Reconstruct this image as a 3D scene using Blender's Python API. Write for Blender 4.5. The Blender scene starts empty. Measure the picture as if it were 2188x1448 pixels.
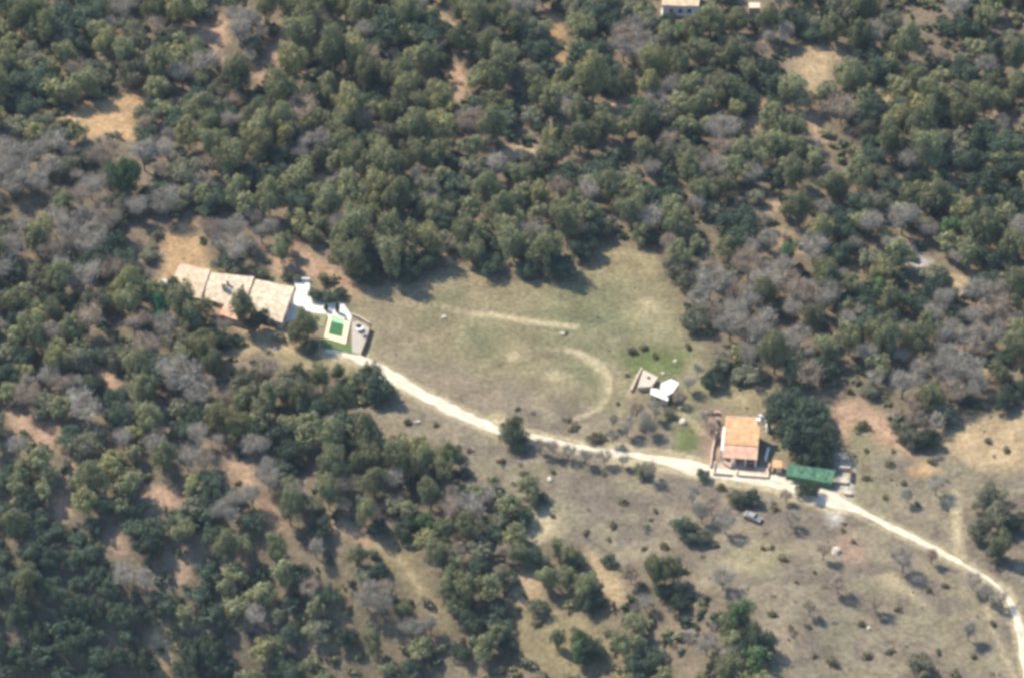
import bpy, math, random
import numpy as np
from mathutils import Vector, Matrix

# ------------------------------------------------------------------ camera, sky, sun, exposure
S = bpy.context.scene
COL = S.collection
PX = 9.1                      # photo pixels per metre at the centre of the frame
DIST = 1300.0
PITCH = math.radians(42.0)
cam_d = bpy.data.cameras.new("camera")
cam = bpy.data.objects.new("camera", cam_d)
COL.objects.link(cam)
S.camera = cam
CAM = Vector((0.0, -DIST * math.cos(PITCH), DIST * math.sin(PITCH)))
cam.location = CAM
cam.rotation_euler = (math.radians(90) - PITCH, 0, 0)
W, H = 2188.0, 1448.0
cam_d.sensor_width = 36.0
cam_d.lens = 36.0 * DIST / (W / PX)
cam_d.clip_start = 5.0
cam_d.clip_end = 60000.0
FPX = DIST * PX

SUN_EL = math.radians(47)
SH = Vector((0.78, -0.62)).normalized()          # where shadows fall on the ground
sun_dir = Vector((-SH.x * math.cos(SUN_EL), -SH.y * math.cos(SUN_EL), math.sin(SUN_EL)))
w = bpy.data.worlds.new("World")
S.world = w
w.use_nodes = True
nt = w.node_tree
bg = nt.nodes["Background"]
sky = nt.nodes.new("ShaderNodeTexSky")
sky.sky_type = 'NISHITA'
sky.sun_disc = False
sky.sun_elevation = SUN_EL
sky.sun_rotation = math.atan2(sun_dir.x, sun_dir.y)
sky.altitude = 300
sky.air_density = 1.6
sky.dust_density = 0.7
sky.ozone_density = 5.0
nt.links.new(sky.outputs[0], bg.inputs[0])
bg.inputs[1].default_value = 0.13
sl = bpy.data.lights.new("sun", 'SUN')
sl.energy = 4.6
sl.angle = math.radians(0.5)
sl.color = (1.0, 0.89, 0.725)
sun = bpy.data.objects.new("sun", sl)
COL.objects.link(sun)
sun.rotation_euler = (-sun_dir).to_track_quat('-Z', 'Y').to_euler()
sun.location = (0, 0, 200)
S.view_settings.view_transform = 'Standard'
S.view_settings.look = 'None'
S.view_settings.exposure = 0.72
S.view_settings.gamma = 1.0
S.render.film_transparent = False
S.cycles.max_bounces = 5
S.cycles.diffuse_bounces = 2
S.cycles.transparent_max_bounces = 4
S.cycles.volume_bounces = 0
S.cycles.use_denoising = True
S.cycles.filter_width = 3.4                       # soft long-lens picture

rng = np.random.RandomState(7)
random.seed(7)

# ------------------------------------------------------------------ small noise + terrain
def _hash(ix, iy, seed):
    n = (ix * 374761393 + iy * 668265263 + seed * 974634777) & 0xFFFFFFFF
    n = ((n ^ (n >> 13)) * 1274126177) & 0xFFFFFFFF
    return ((n ^ (n >> 16)) & 0xFFFF) / 65535.0

def vnoise(x, y, seed=0):
    x = np.asarray(x, float); y = np.asarray(y, float)
    ix = np.floor(x).astype(np.int64); iy = np.floor(y).astype(np.int64)
    fx = x - ix; fy = y - iy
    fx = fx * fx * (3 - 2 * fx); fy = fy * fy * (3 - 2 * fy)
    a = _hash(ix, iy, seed); b = _hash(ix + 1, iy, seed)
    c = _hash(ix, iy + 1, seed); d = _hash(ix + 1, iy + 1, seed)
    return (a * (1 - fx) + b * fx) * (1 - fy) + (c * (1 - fx) + d * fx) * fy

def fbm(x, y, seed=0, octs=4):
    s = 0.0; a = 0.5; t = 0.0
    for k in range(octs):
        s = s + a * vnoise(np.asarray(x) * 2 ** k, np.asarray(y) * 2 ** k, seed + 17 * k)
        t += a; a *= 0.55
    return s / t

def smooth(e0, e1, x):
    t = np.clip((np.asarray(x, float) - e0) / (e1 - e0), 0, 1)
    return t * t * (3 - 2 * t)

def terrain(x, y):
    x = np.asarray(x, float); y = np.asarray(y, float)
    amp = smooth(55, 110, np.hypot(x * 0.7, y * 1.1))
    z = amp * (fbm(x / 55.0, y / 55.0, 3, 3) - 0.5) * 9.0
    # added slope, tilts the lower left away from the sun to darken it
    f = np.clip((-y - 45 - 0.25 * x), 0, 90)
    z = z - 0.0052 * f * f * smooth(60, -60, x)
    # far land rolls away
    r = np.hypot(x, y)
    z = z + smooth(220, 1500, r) * (fbm(x / 900.0, y / 900.0, 9, 3) - 0.5) * 160
    return z

def T(x, y):
    return float(terrain(x, y))

def ray(px, py):
    dx = (px - W / 2) / FPX; dy = -(py - H / 2) / FPX
    right = Vector((1, 0, 0)); up = Vector((0, math.sin(PITCH), math.cos(PITCH)))
    fwd = Vector((0, math.cos(PITCH), -math.sin(PITCH)))
    return (fwd + right * dx + up * dy)

def G(px, py, h=0.0):
    """point h metres above the ground seen at a photo pixel"""
    d = ray(px, py); z = h
    for _ in range(12):
        t = (z - CAM.z) / d.z
        p = CAM + d * t
        z = T(p.x, p.y) + h
    t = (z - CAM.z) / d.z
    p = CAM + d * t
    return p

def pix(p):
    v = Vector(p) - CAM
    f = v.y * math.cos(PITCH) - v.z * math.sin(PITCH)
    u = v.y * math.sin(PITCH) + v.z * math.cos(PITCH)
    return W / 2 + FPX * v.x / f, H / 2 - FPX * u / f

# ------------------------------------------------------------------ materials
def lin(c):
    return tuple((v / 255.0 / 12.92) if v / 255.0 <= 0.04045 else ((v / 255.0 + 0.055) / 1.055) ** 2.4 for v in c)

def mat(name, base, rough=0.85, var=0.25, scale=1.5, coord='Object', rnd=0.0, bump=0.0, trans=0.0, second=None, spec=0.3, metal=0.0):
    m = bpy.data.materials.new(name); m.use_nodes = True
    n = m.node_tree; b = n.nodes["Principled BSDF"]
    b.inputs["Roughness"].default_value = rough
    b.inputs["Specular IOR Level"].default_value = spec
    b.inputs["Metallic"].default_value = metal
    tc = n.nodes.new("ShaderNodeTexCoord")
    nz = n.nodes.new("ShaderNodeTexNoise"); nz.inputs["Scale"].default_value = scale; nz.inputs["Detail"].default_value = 5
    n.links.new(tc.outputs[coord], nz.inputs["Vector"])
    mx = n.nodes.new("ShaderNodeMix"); mx.data_type = 'RGBA'
    c1 = tuple(max(0, v * (1 - var)) for v in base)
    c2 = second if second else tuple(min(1, v * (1 + var)) for v in base)
    mx.inputs["A"].default_value = (*c1, 1); mx.inputs["B"].default_value = (*c2, 1)
    rp = n.nodes.new("ShaderNodeMapRange"); rp.inputs[1].default_value = 0.3; rp.inputs[2].default_value = 0.7
    n.links.new(nz.outputs["Fac"], rp.inputs[0]); n.links.new(rp.outputs[0], mx.inputs["Factor"])
    out = mx.outputs["Result"]
    if rnd > 0:
        oi = n.nodes.new("ShaderNodeObjectInfo"); hs = n.nodes.new("ShaderNodeHueSaturation")
        r1 = n.nodes.new("ShaderNodeMapRange"); r1.inputs[3].default_value = 1 - rnd; r1.inputs[4].default_value = 1 + rnd
        n.links.new(oi.outputs["Random"], r1.inputs[0]); n.links.new(r1.outputs[0], hs.inputs["Value"])
        n.links.new(out, hs.inputs["Color"]); out = hs.outputs["Color"]
    n.links.new(out, b.inputs["Base Color"])
    if bump > 0:
        bp = n.nodes.new("ShaderNodeBump"); bp.inputs["Strength"].default_value = bump; bp.inputs["Distance"].default_value = 0.1
        n.links.new(nz.outputs["Fac"], bp.inputs["Height"]); n.links.new(bp.outputs[0], b.inputs["Normal"])
    if trans > 0:
        tr = n.nodes.new("ShaderNodeBsdfTranslucent"); ms = n.nodes.new("ShaderNodeMixShader")
        ms.inputs[0].default_value = trans
        n.links.new(out, tr.inputs["Color"]); n.links.new(b.outputs[0], ms.inputs[1]); n.links.new(tr.outputs[0], ms.inputs[2])
        n.links.new(ms.outputs[0], n.nodes["Material Output"].inputs["Surface"])
    return m

LEAF = dict(rough=0.75, var=0.35, scale=0.55, rnd=0.28, trans=0.22, spec=0.15)
M = {
 'P': mat("pine_olive_leaf", (0.232, 0.240, 0.126), **LEAF),
 'Y': mat("pine_yellow_leaf", (0.290, 0.278, 0.130), **LEAF),
 'O': mat("oak_dark_and_shade_leaf", (0.090, 0.122, 0.080), **LEAF),  # dark oaks, and crowns whose colour stands in for shade
 'K': mat("oak_grey_leaf", (0.212, 0.212, 0.138), **LEAF),
 'G': mat("bright_green_leaf", (0.120, 0.180, 0.080), **LEAF),
 'E': mat("teal_green_leaf", (0.070, 0.240, 0.140), **LEAF),
 'B': mat("grey_twigs", (0.41, 0.37, 0.305), rough=0.9, var=0.2, scale=0.6, rnd=0.15),
 'N': mat("brown_twigs", (0.42, 0.335, 0.25), rough=0.9, var=0.2, scale=0.6, rnd=0.15),
 'S': mat("shrub_leaf", (0.27, 0.24, 0.14), **LEAF),
 'bark': mat("bark", (0.16, 0.125, 0.09), rough=0.95, var=0.3, scale=4),
}

# ------------------------------------------------------------------ mesh helpers
class MB:
    def __init__(self): self.v = []; self.f = []
    def add(self, vs, fs):
        o = len(self.v); self.v += [tuple(p) for p in vs]; self.f += [tuple(i + o for i in f) for f in fs]; return self
    def box(self, x0, x1, y0, y1, z0, z1):
        return self.add([(x0,y0,z0),(x1,y0,z0),(x1,y1,z0),(x0,y1,z0),(x0,y0,z1),(x1,y0,z1),(x1,y1,z1),(x0,y1,z1)],
                        [(0,3,2,1),(4,5,6,7),(0,1,5,4),(1,2,6,5),(2,3,7,6),(3,0,4,7)])
    def prism(self, poly, z0, z1):
        n = len(poly)
        a = [(p[0], p[1], z0 if np.isscalar(z0) else z0[i]) for i, p in enumerate(poly)]
        b = [(p[0], p[1], z1 if np.isscalar(z1) else z1[i]) for i, p in enumerate(poly)]
        return self.add(a + b, [tuple(range(n - 1, -1, -1)), tuple(range(n, 2 * n))] + [(i, (i + 1) % n, n + (i + 1) % n, n + i) for i in range(n)])
    def tube(self, p0, p1, r0, r1, n=6):
        p0 = Vector(p0); p1 = Vector(p1); d = (p1 - p0).normalized()
        a = d.orthogonal().normalized(); b = d.cross(a)
        vs = []
        for p, r in ((p0, r0), (p1, r1)):
            for k in range(n):
                t = 2 * math.pi * k / n; vs.append(p + a * (r * math.cos(t)) + b * (r * math.sin(t)))
        return self.add(vs, [(k, (k + 1) % n, n + (k + 1) % n, n + k) for k in range(n)] + [tuple(range(n - 1, -1, -1)), tuple(range(n, 2 * n))])
    def mesh(self, name):
        me = bpy.data.meshes.new(name); me.from_pydata(self.v, [], self.f); me.update(); return me
    def obj(self, name, m, parent=None, loc=None, bevel=0.0):
        me = self.mesh(name); me.materials.append(m)
        o = bpy.data.objects.new(name, me); COL.objects.link(o)
        if parent: o.parent = parent
        if loc is not None: o.location = loc
        if bevel > 0:
            b = o.modifiers.new("bevel", 'BEVEL'); b.width = bevel; b.segments = 2; b.limit_method = 'ANGLE'
        return o

def tag(o, label=None, cat=None, group=None, kind=None):
    if label: o['label'] = label
    if cat: o['category'] = cat
    if group: o['group'] = group
    if kind: o['kind'] = kind
    return o

def empty(name, loc, rz=0.0, label=None, cat=None, group=None):
    o = bpy.data.objects.new(name, None); COL.objects.link(o); o.location = loc; o.rotation_euler = (0, 0, rz)
    return tag(o, label, cat, group)

def np_mesh(name, V, F, m=None, smooth_=False):
    me = bpy.data.meshes.new(name)
    k = F.shape[1]
    me.vertices.add(len(V)); me.vertices.foreach_set("co", np.asarray(V, np.float32).ravel())
    me.loops.add(F.size); me.loops.foreach_set("vertex_index", F.astype(np.int32).ravel())
    me.polygons.add(len(F)); me.polygons.foreach_set("loop_start", np.arange(0, F.size, k, dtype=np.int32))
    me.polygons.foreach_set("loop_total", np.full(len(F), k, np.int32))
    me.update(calc_edges=True)
    if smooth_: me.polygons.foreach_set("use_smooth", np.ones(len(F), bool))
    if m: me.materials.append(m)
    return me

# ------------------------------------------------------------------ ground sheet with its real surface colours
def axis(a, b, step, far):
    core = np.arange(a, b + step / 2, step)
    out = []; s = step; x = 0
    while x < far: s *= 1.22; x += s; out.append(x)
    out = np.array(out)
    return np.concatenate([a - out[::-1], core, b + out])
gx = axis(-150, 150, 0.7, 9000); gy = axis(-125, 155, 0.7, 9000)
XX, YY = np.meshgrid(gx, gy)
ZZ = terrain(XX, YY)

def inside(poly, x, y):
    r = np.zeros(np.shape(x), bool); n = len(poly)
    for i in range(n):
        x0, y0 = poly[i]; x1, y1 = poly[(i + 1) % n]
        c = ((y0 > y) != (y1 > y)) & (x < (x1 - x0) * (y - y0) / (y1 - y0 + 1e-12) + x0)
        r ^= c
    return r

def dist_line(pts, x, y):
    d = np.full(np.shape(x), 1e9)
    for (x0, y0), (x1, y1) in zip(pts[:-1], pts[1:]):
        dx, dy = x1 - x0, y1 - y0; L = dx * dx + dy * dy + 1e-9
        t = np.clip(((x - x0) * dx + (y - y0) * dy) / L, 0, 1)
        d = np.minimum(d, np.hypot(x - x0 - t * dx, y - y0 - t * dy))
    return d

def wpoly(pp): return [(G(*p).x, G(*p).y) for p in pp]

def sdf(poly, x, y):
    d = dist_line(list(poly) + [poly[0]], x, y)
    return np.where(inside(poly, x, y), -d, d)

MEADOW = [(640,600),(700,612),(750,612),(790,603),(880,608),(925,582),(980,568),(1085,590),(1150,600),(1200,604),(1240,582),(1275,535),(1300,515),(1340,528),(1405,540),(1420,590),(1450,635),(1452,700),(1500,725),(1512,800),(1560,838),(1640,820),(1680,860),(1800,860),(1860,880),(1960,980),(2030,950),(2060,890),(2120,880),(2250,870),(2250,1500),(1680,1500),(1640,1400),(1600,1300),(1520,1260),(1440,1180),(1400,1200),(1340,1200),(1290,1210),(1240,1170),(1170,1150),(1120,1130),(1120,1080),(1060,1040),(1000,1000),(960,945),(870,945),(820,905),(760,900),(740,870),(850,855),(790,790),(760,790),(700,800),(620,790),(560,760),(520,700),(440,640),(330,620),(350,560),(440,570),(620,590)]
M_CLEAR = wpoly(MEADOW)
# (outline in the photograph, colour key, softness in metres)
PATCH = [
 ([(125,252),(170,222),(215,212),(265,195),(300,185),(325,200),(312,235),(285,262),(296,300),(262,302),(228,285),(190,300),(160,275)], 'orange', 1.2),
 ([(398,84),(430,45),(470,25),(495,45),(490,95),(470,110),(480,140),(515,152),(545,145),(575,118),(588,70),(605,45),(620,75),(612,130),(590,165),(566,182),(548,168),(500,150),(462,135),(440,100)], 'pink', 1.2),
 ([(655,385),(672,372),(690,366),(712,378),(716,392),(690,388),(668,396)], 'pink', .8),
 ([(915,15),(930,20),(950,42),(985,55),(1000,60),(995,68),(970,64),(935,48),(918,30)], 'sand', .8),
 ([(1150,32),(1185,30),(1215,40),(1202,62),(1215,100),(1220,140),(1200,150),(1185,110),(1178,75),(1158,62)], 'orange', .8),
 ([(955,150),(985,130),(1000,165),(1000,205),(985,225),(965,215),(960,180)], 'pink', 1),
 ([(1075,318),(1105,308),(1145,315),(1150,335),(1120,345),(1085,340),(1062,345)], 'sand', .8),
 ([(1140,415),(1175,425),(1170,455),(1145,445)], 'orange', .8),
 ([(1330,165),(1360,160),(1370,190),(1350,245),(1310,250),(1300,220),(1340,205)], 'sand', .9),
 ([(1290,225),(1320,215),(1325,240),(1300,250)], 'pink', .8),
 ([(1690,140),(1720,100),(1760,90),(1800,110),(1810,140),(1780,135),(1768,180),(1745,200),(1722,230),(1710,220),(1720,190),(1700,165)], 'sand', 2.4),
 ([(1720,240),(1750,240),(1760,275),(1780,300),(1770,320),(1740,290),(1712,265)], 'pink', 1.0),
 ([(1865,190),(1900,170),(1905,200),(1895,225),(1870,220)], 'sand', 1.0),
 ([(1530,400),(1575,400),(1590,425),(1575,440),(1560,430),(1535,425)], 'sand', .8),
 ([(1620,395),(1680,430),(1720,415),(1760,410),(1700,440),(1660,450),(1640,470),(1640,430)], 'pink', 1.2),
 ([(1630,210),(1650,215),(1640,250),(1615,280),(1600,300),(1595,260)], 'pink', 1.0),
 ([(1640,480),(1690,500),(1720,540),(1690,540),(1650,515)], 'sand', 1.4),
 ([(1800,575),(1830,565),(1838,580),(1810,600)], 'sand', .8),
 ([(1925,520),(1960,520),(1965,545),(1990,560),(1960,575),(1930,560)], 'white', 1.0),
 ([(2010,590),(2060,585),(2085,610),(2060,640),(2030,620)], 'sand', 1.0),
 ([(2060,780),(2110,770),(2130,800),(2100,800)], 'sand', 1.0),
 ([(340,500),(420,470),(440,540),(450,580),(430,640),(360,620),(340,600),(350,560)], 'orange', 1.5),
 ([(580,520),(620,510),(680,550),(740,590),(700,600),(640,590),(600,600),(575,580)], 'pink', 1.5),
 ([(205,790),(240,785),(255,820),(250,860),(228,880),(225,830)], 'pink', 1.2),
 ([(60,910),(110,900),(125,930),(110,960),(70,955)], 'pink', 1.2),
 ([(20,880),(60,890),(60,930),(30,920)], 'pink', 1.2),
 ([(145,990),(165,985),(155,1035),(140,1030)], 'sand', .8),
 ([(300,1040),(370,1030),(400,1055),(380,1080),(330,1085),(305,1065)], 'pink', 1.0),
 ([(0,1060),(28,1055),(30,1095),(5,1100)], 'pink', 1.0),
 ([(110,1060),(150,1050),(160,1100),(120,1110)], 'pink', 1.0),
 ([(230,1150),(260,1130),(270,1180),(245,1190)], 'pink', 1.0),
 ([(375,1195),(400,1180),(410,1235),(390,1260),(375,1240)], 'pink', 1.0),
 ([(320,1350),(370,1330),(370,1440),(340,1440),(320,1390)], 'sand', 1.2),
 ([(540,1060),(600,1080),(620,1140),(580,1140),(540,1100)], 'pink', 1.5),
 ([(475,970),(520,985),(550,1010),(560,1040),(520,1050),(490,1010)], 'pink', 1.2),
 ([(785,1150),(850,1140),(880,1165),(900,1210),(940,1280),(965,1345),(940,1350),(900,1290),(860,1240),(820,1220),(790,1190)], 'drygrass', 1.5),
 ([(690,1100),(740,1120),(790,1150),(790,1180),(740,1150),(700,1130)], 'pink', 1.2),
 ([(700,1200),(740,1230),(760,1290),(740,1330),(700,1290)], 'drygrass', 2.0),
 ([(1125,1110),(1160,1085),(1200,1100),(1195,1150),(1150,1160),(1120,1150)], 'pale', 1.2),
 ([(1080,1240),(1120,1215),(1170,1225),(1150,1290),(1110,1300),(1085,1280)], 'sand', 1.5),
 ([(1250,1170),(1290,1190),(1320,1240),(1340,1290),(1310,1300),(1280,1250),(1255,1210)], 'sand', 1.5),
 ([(1080,1310),(1200,1290),(1290,1330),(1330,1448),(1180,1448),(1090,1400)], 'drygrass', 2.5),
 ([(2000,940),(2060,905),(2120,890),(2200,880),(2200,1000),(2090,1000),(2040,980)], 'sand', 2.0),
 ([(1940,1000),(1980,985),(2020,1010),(1990,1020),(1950,1015)], 'orange', 1.0),
 ([(2030,1060),(2050,1050),(2055,1200),(2035,1190)], 'pale', .8),
 ([(1780,860),(1830,850),(1900,890),(1960,980),(1900,960),(1830,900),(1790,960),(1775,900)], 'pink', 1.5),
 ([(1280,560),(1300,520),(1330,528),(1405,545),(1405,600),(1330,590),(1260,610),(1220,610)], 'sandgrass', 2.5),
 ([(1335,640),(1390,635),(1440,660),(1440,710),(1390,720),(1340,700)], 'palegrass', 3.0),
 ([(1370,640),(1395,638),(1400,660),(1375,662)], 'pale', 1.5),
 ([(930,850),(960,820),(1010,825),(1040,850),(1000,850),(960,840)], 'pinkgrass', 3.0),
 ([(900,800),(960,790),(1010,810),(1100,860),(1080,900),(1000,870),(930,840)], 'pinkgrass', 3.0),
 ([(1165,795),(1190,788),(1225,800),(1200,812),(1175,810)], 'pale', 1.2),
 ([(1080,755),(1105,750),(1112,768),(1090,770)], 'pale', .8),
 ([(1050,888),(1065,880),(1080,895),(1078,912),(1055,900)], 'pale', 1.0),
 ([(1180,620),(1320,610),(1340,700),(1260,700),(1180,680)], 'greengrass', 7.0),
 ([(1000,705),(1060,700),(1060,750),(1010,750)], 'greengrass', 4.0),
 ([(1170,745),(1290,790),(1280,850),(1200,790)], 'greengrass', 3.0),
 ([(1330,760),(1380,740),(1470,760),(1460,800),(1400,800),(1350,820)], 'lushgrass', 2.0),
 ([(1440,920),(1470,905),(1495,940),(1490,965),(1440,965)], 'lushgrass', 1.2),
 ([(1480,760),(1505,755),(1505,830),(1470,840),(1455,800)], 'palegrass', 1.5),
 ([(540,720),(560,705),(620,700),(660,745),(640,760),(560,745),(530,755),(470,770),(500,740)], 'sand', 1.0),
 ([(600,770),(720,765),(780,785),(760,795),(640,800)], 'sandgrass', 1.5),
 ([(500,700),(540,690),(600,700),(590,715),(520,712)], 'sand', 1.0),
 ([(700,590),(760,595),(800,625),(760,640),(730,630),(690,610)], 'pink', 1.5),
 ([(440,640),(600,690),(600,705),(520,700),(470,690)], 'pink', 1.0),
 ([(760,850),(850,930),(880,950),(770,940),(740,900)], 'pinkgrass', 2.0),
 ([(1530,830),(1640,815),(1640,880),(1540,885)], 'sandgrass', 2.0),
 ([(1500,870),(1548,870),(1545,1005),(1500,1000)], 'pinksoil', 1.0),
 ([(1780,965),(1800,960),(1825,1000),(1822,1060),(1795,1060),(1785,1010)], 'white', 1.4),
 ([(1770,1070),(1805,1075),(1800,1110),(1780,1120),(1765,1095)], 'white', 1.2),
 ([(1640,985),(1680,985),(1680,1010),(1640,1010)], 'pink', .8),
 ([(1560,1180),(1620,1150),(1680,1180),(1640,1230),(1570,1220)], 'palegrass', 3.0),
 ([(1780,1160),(1820,1130),(1850,1160),(1850,1210),(1800,1200)], 'pinksoil', 1.5),
 ([(1880,1230),(1905,1225),(1960,1265),(1990,1300),(1960,1285),(1900,1250)], 'pale', 1.0),
]
CC = {
 'orange': (212,178,134), 'pink': (205,172,142), 'sand': (214,188,148), 'white': (225,218,205), 'pale': (222,205,165),
 'drygrass': (178,164,124), 'sandgrass': (188,172,132), 'palegrass': (190,180,140), 'pinkgrass': (182,165,138),
 'greengrass': (146,150,112), 'lushgrass': (128,146,84), 'pinksoil': (184,156,134), 'meadow': (168,161,116), 'forest': (138,122,106), 'forest2': (112,106,84),
}
ALB = 0.72
def alb(k):
    return np.array(lin(CC[k])) * ALB
n1 = fbm(XX / 9, YY / 9, 21, 4); n2 = fbm(XX / 3.0, YY / 3.0, 40, 4); n3 = fbm(XX / 30, YY / 30, 77, 3)
Cc = alb('forest')[None, None, :] * (1 - n1[..., None]) * 1.0 + alb('forest2')[None, None, :] * n1[..., None]
Cc = Cc * (0.75 + 0.5 * n2[..., None])
core = (XX > -152) & (XX < 152) & (YY > -128) & (YY < 158)
def blend(key, mask, jitter=True):
    global Cc
    c = alb(key)[None, None, :] * (0.62 if key.endswith('grass') else .72) * (0.60 + 0.8 * n2[..., None])
    Cc = Cc * (1 - mask[..., None]) + c * mask[..., None]
md = np.where(core, sdf(M_CLEAR, XX, YY), 50)
wob = (n1 - 0.5) * 6
mm = smooth(2.0, -2.0, md + wob)
mea = alb('meadow')[None, None] * (1 - n3[..., None]) + alb('pinkgrass')[None, None] * n3[..., None]
g2 = fbm(XX / 14, YY / 14, 55, 3)
gk = smooth(0.45, 0.7, g2)[..., None]
mea = mea * (1 - 0.5 * gk) + alb('greengrass')[None, None] * 0.5 * gk
mea = mea * (0.40 + 0.46 * n2[..., None])
# rough scrubland below and right of the road is browner and more mottled
g3 = fbm(XX / 5.5, YY / 5.5, 91, 4); lowr = smooth(-8, -26, YY + 0.45 * XX) * smooth(-60, -10, XX)
lowr = np.maximum(lowr, smooth(75, 90, XX))
mot = (smooth(.42, .62, g3) * lowr)[..., None]
mea = mea * (1 - .55 * lowr[..., None]) + np.array([.205, .173, .128])[None, None] * (.75 + .5 * n2[..., None]) * .55 * lowr[..., None]
mea = mea * (1 - mot) + np.array([.150, .125, .094])[None, None] * (0.7 + .6 * n2[..., None]) * mot
Cc = Cc * (1 - mm[..., None]) + mea * mm[..., None]
PW = []
for pp, key, soft in PATCH:
    wp = wpoly(pp); soft *= 1.5
    xs = [p[0] for p in wp]; ys = [p[1] for p in wp]
    PW.append((wp, key))
    sel = (XX > min(xs) - 8) & (XX < max(xs) + 8) & (YY > min(ys) - 8) & (YY < max(ys) + 8)
    mk = np.zeros_like(XX)
    mk[sel] = smooth(soft, -soft, sdf(wp, XX[sel], YY[sel]) + (n2[sel] - 0.5) * 2.4 + (n1[sel] - 0.5) * 2.0)
    blend(key, mk * (0.8 if key.endswith('grass') else 0.95))
TRACKS = [
 ([(690,748),(770,767),(806,788),(860,820),(960,873),(1070,920),(1140,933),(1260,961),(1320,969)], 2.4, 'pale', .8),
 ([(1320,969),(1430,985),(1530,1010),(1660,1030),(1760,1064),(1795,1075)], 3.6, 'pale', .85),
 ([(1795,1075),(1880,1112),(1980,1163),(2070,1212),(2145,1262),(2178,1340),(2200,1450)], 1.7, 'pale', .8),
 ([(1015,670),(1050,672),(1100,681),(1160,690),(1228,698)], 0.75, 'pale', .95),
 ([(950,655),(985,665),(1015,672)], 0.5, 'pale', .6),
 ([(755,628),(830,636),(900,646),(950,658)], 0.7, 'palegrass', .45),
 ([(935,676),(1020,686),(1120,705),(1230,718),(1330,725),(1400,722),(1500,745)], 0.6, 'palegrass', .4),
 ([(1215,748),(1240,755),(1272,770),(1295,790),(1303,812),(1300,832)], 0.65, 'pale', .8),
 ([(1238,758),(1275,783),(1290,800)], 0.9, 'pale', .8),
 ([(1150,742),(1215,748)], 0.3, 'pale', .4),
 ([(1300,832),(1293,855),(1275,875),(1248,888),(1225,897)], 0.45, 'pale', .8),
 ([(1348,835),(1325,880),(1300,925),(1290,950)], 0.8, 'palegrass', .8),
 ([(1290,790),(1285,820),(1280,850),(1262,872)], 0.5, 'palegrass', .7),
 ([(1366,800),(1352,830),(1346,845)], 0.5, 'sand', .9),
 ([(1455,880),(1480,900),(1500,925)], 0.5, 'pale', .7),
 ([(800,775),(790,740),(800,700)], 0.8, 'palegrass', .6),
 ([(1930,1340),(1960,1280),(1900,1235)], 0.5, 'palegrass', .4),
 ([(2105,1290),(2125,1350),(2150,1410),(2170,1450)], 0.5, 'pale', .6),
 ([(2040,1050),(2045,1120),(2060,1190)], 0.6, 'pale', .6),
 ([(700,1095),(790,1150),(860,1200),(930,1310)], 0.8, 'sand', .5),
 ([(1830,1075),(1900,1110),(1990,1155),(2060,1200)], 0.25, 'drygrass', .5),
]
for pp, hw, key, st in TRACKS:
    wp = wpoly(pp); xs = [p[0] for p in wp]; ys = [p[1] for p in wp]
    sel = (XX > min(xs) - 5) & (XX < max(xs) + 5) & (YY > min(ys) - 5) & (YY < max(ys) + 5)
    mk = np.zeros_like(XX)
    mk[sel] = smooth(hw + .8, hw - .5, dist_line(wp, XX[sel], YY[sel]) + (n2[sel] - .5) * 1.6)
    blend(key, mk * st)
ny, nx = XX.shape
V = np.stack([XX, YY, ZZ + (n2 - .5) * 0.25 * core], -1).reshape(-1, 3)
idx = np.arange(nx * ny).reshape(ny, nx)
F = np.stack([idx[:-1, :-1], idx[:-1, 1:], idx[1:, 1:], idx[1:, :-1]], -1).reshape(-1, 4)
me = np_mesh("ground", V, F, smooth_=True)
ca = me.color_attributes.new("soil", 'FLOAT_COLOR', 'POINT')
ca.data.foreach_set("color", np.concatenate([Cc.reshape(-1, 3), np.ones((nx * ny, 1))], 1).astype(np.float32).ravel())
gm = bpy.data.materials.new("ground_soil"); gm.use_nodes = True
n = gm.node_tree; b = n.nodes["Principled BSDF"]; b.inputs["Roughness"].default_value = 0.95; b.inputs["Specular IOR Level"].default_value = 0.1
at = n.nodes.new("ShaderNodeAttribute"); at.attribute_name = "soil"
tc = n.nodes.new("ShaderNodeTexCoord")
nz = n.nodes.new("ShaderNodeTexNoise"); nz.inputs["Scale"].default_value = 0.9; nz.inputs["Detail"].default_value = 6; nz.inputs["Roughness"].default_value = 0.65
n.links.new(tc.outputs["Object"], nz.inputs["Vector"])
mr = n.nodes.new("ShaderNodeMapRange"); mr.inputs[1].default_value = .3; mr.inputs[2].default_value = .7; mr.inputs[3].default_value = .62; mr.inputs[4].default_value = 1.38
n.links.new(nz.outputs["Fac"], mr.inputs[0])
mu = n.nodes.new("ShaderNodeVectorMath"); mu.operation = 'SCALE'
n.links.new(at.outputs["Color"], mu.inputs[0]); n.links.new(mr.outputs[0], mu.inputs["Scale"]); n.links.new(mu.outputs[0], b.inputs["Base Color"])
bp = n.nodes.new("ShaderNodeBump"); bp.inputs["Strength"].default_value = .6; bp.inputs["Distance"].default_value = .25
n.links.new(nz.outputs["Fac"], bp.inputs["Height"]); n.links.new(bp.outputs[0], b.inputs["Normal"])
me.materials.append(gm)
go = bpy.data.objects.new("ground", me); COL.objects.link(go); go['kind'] = 'structure'

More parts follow.
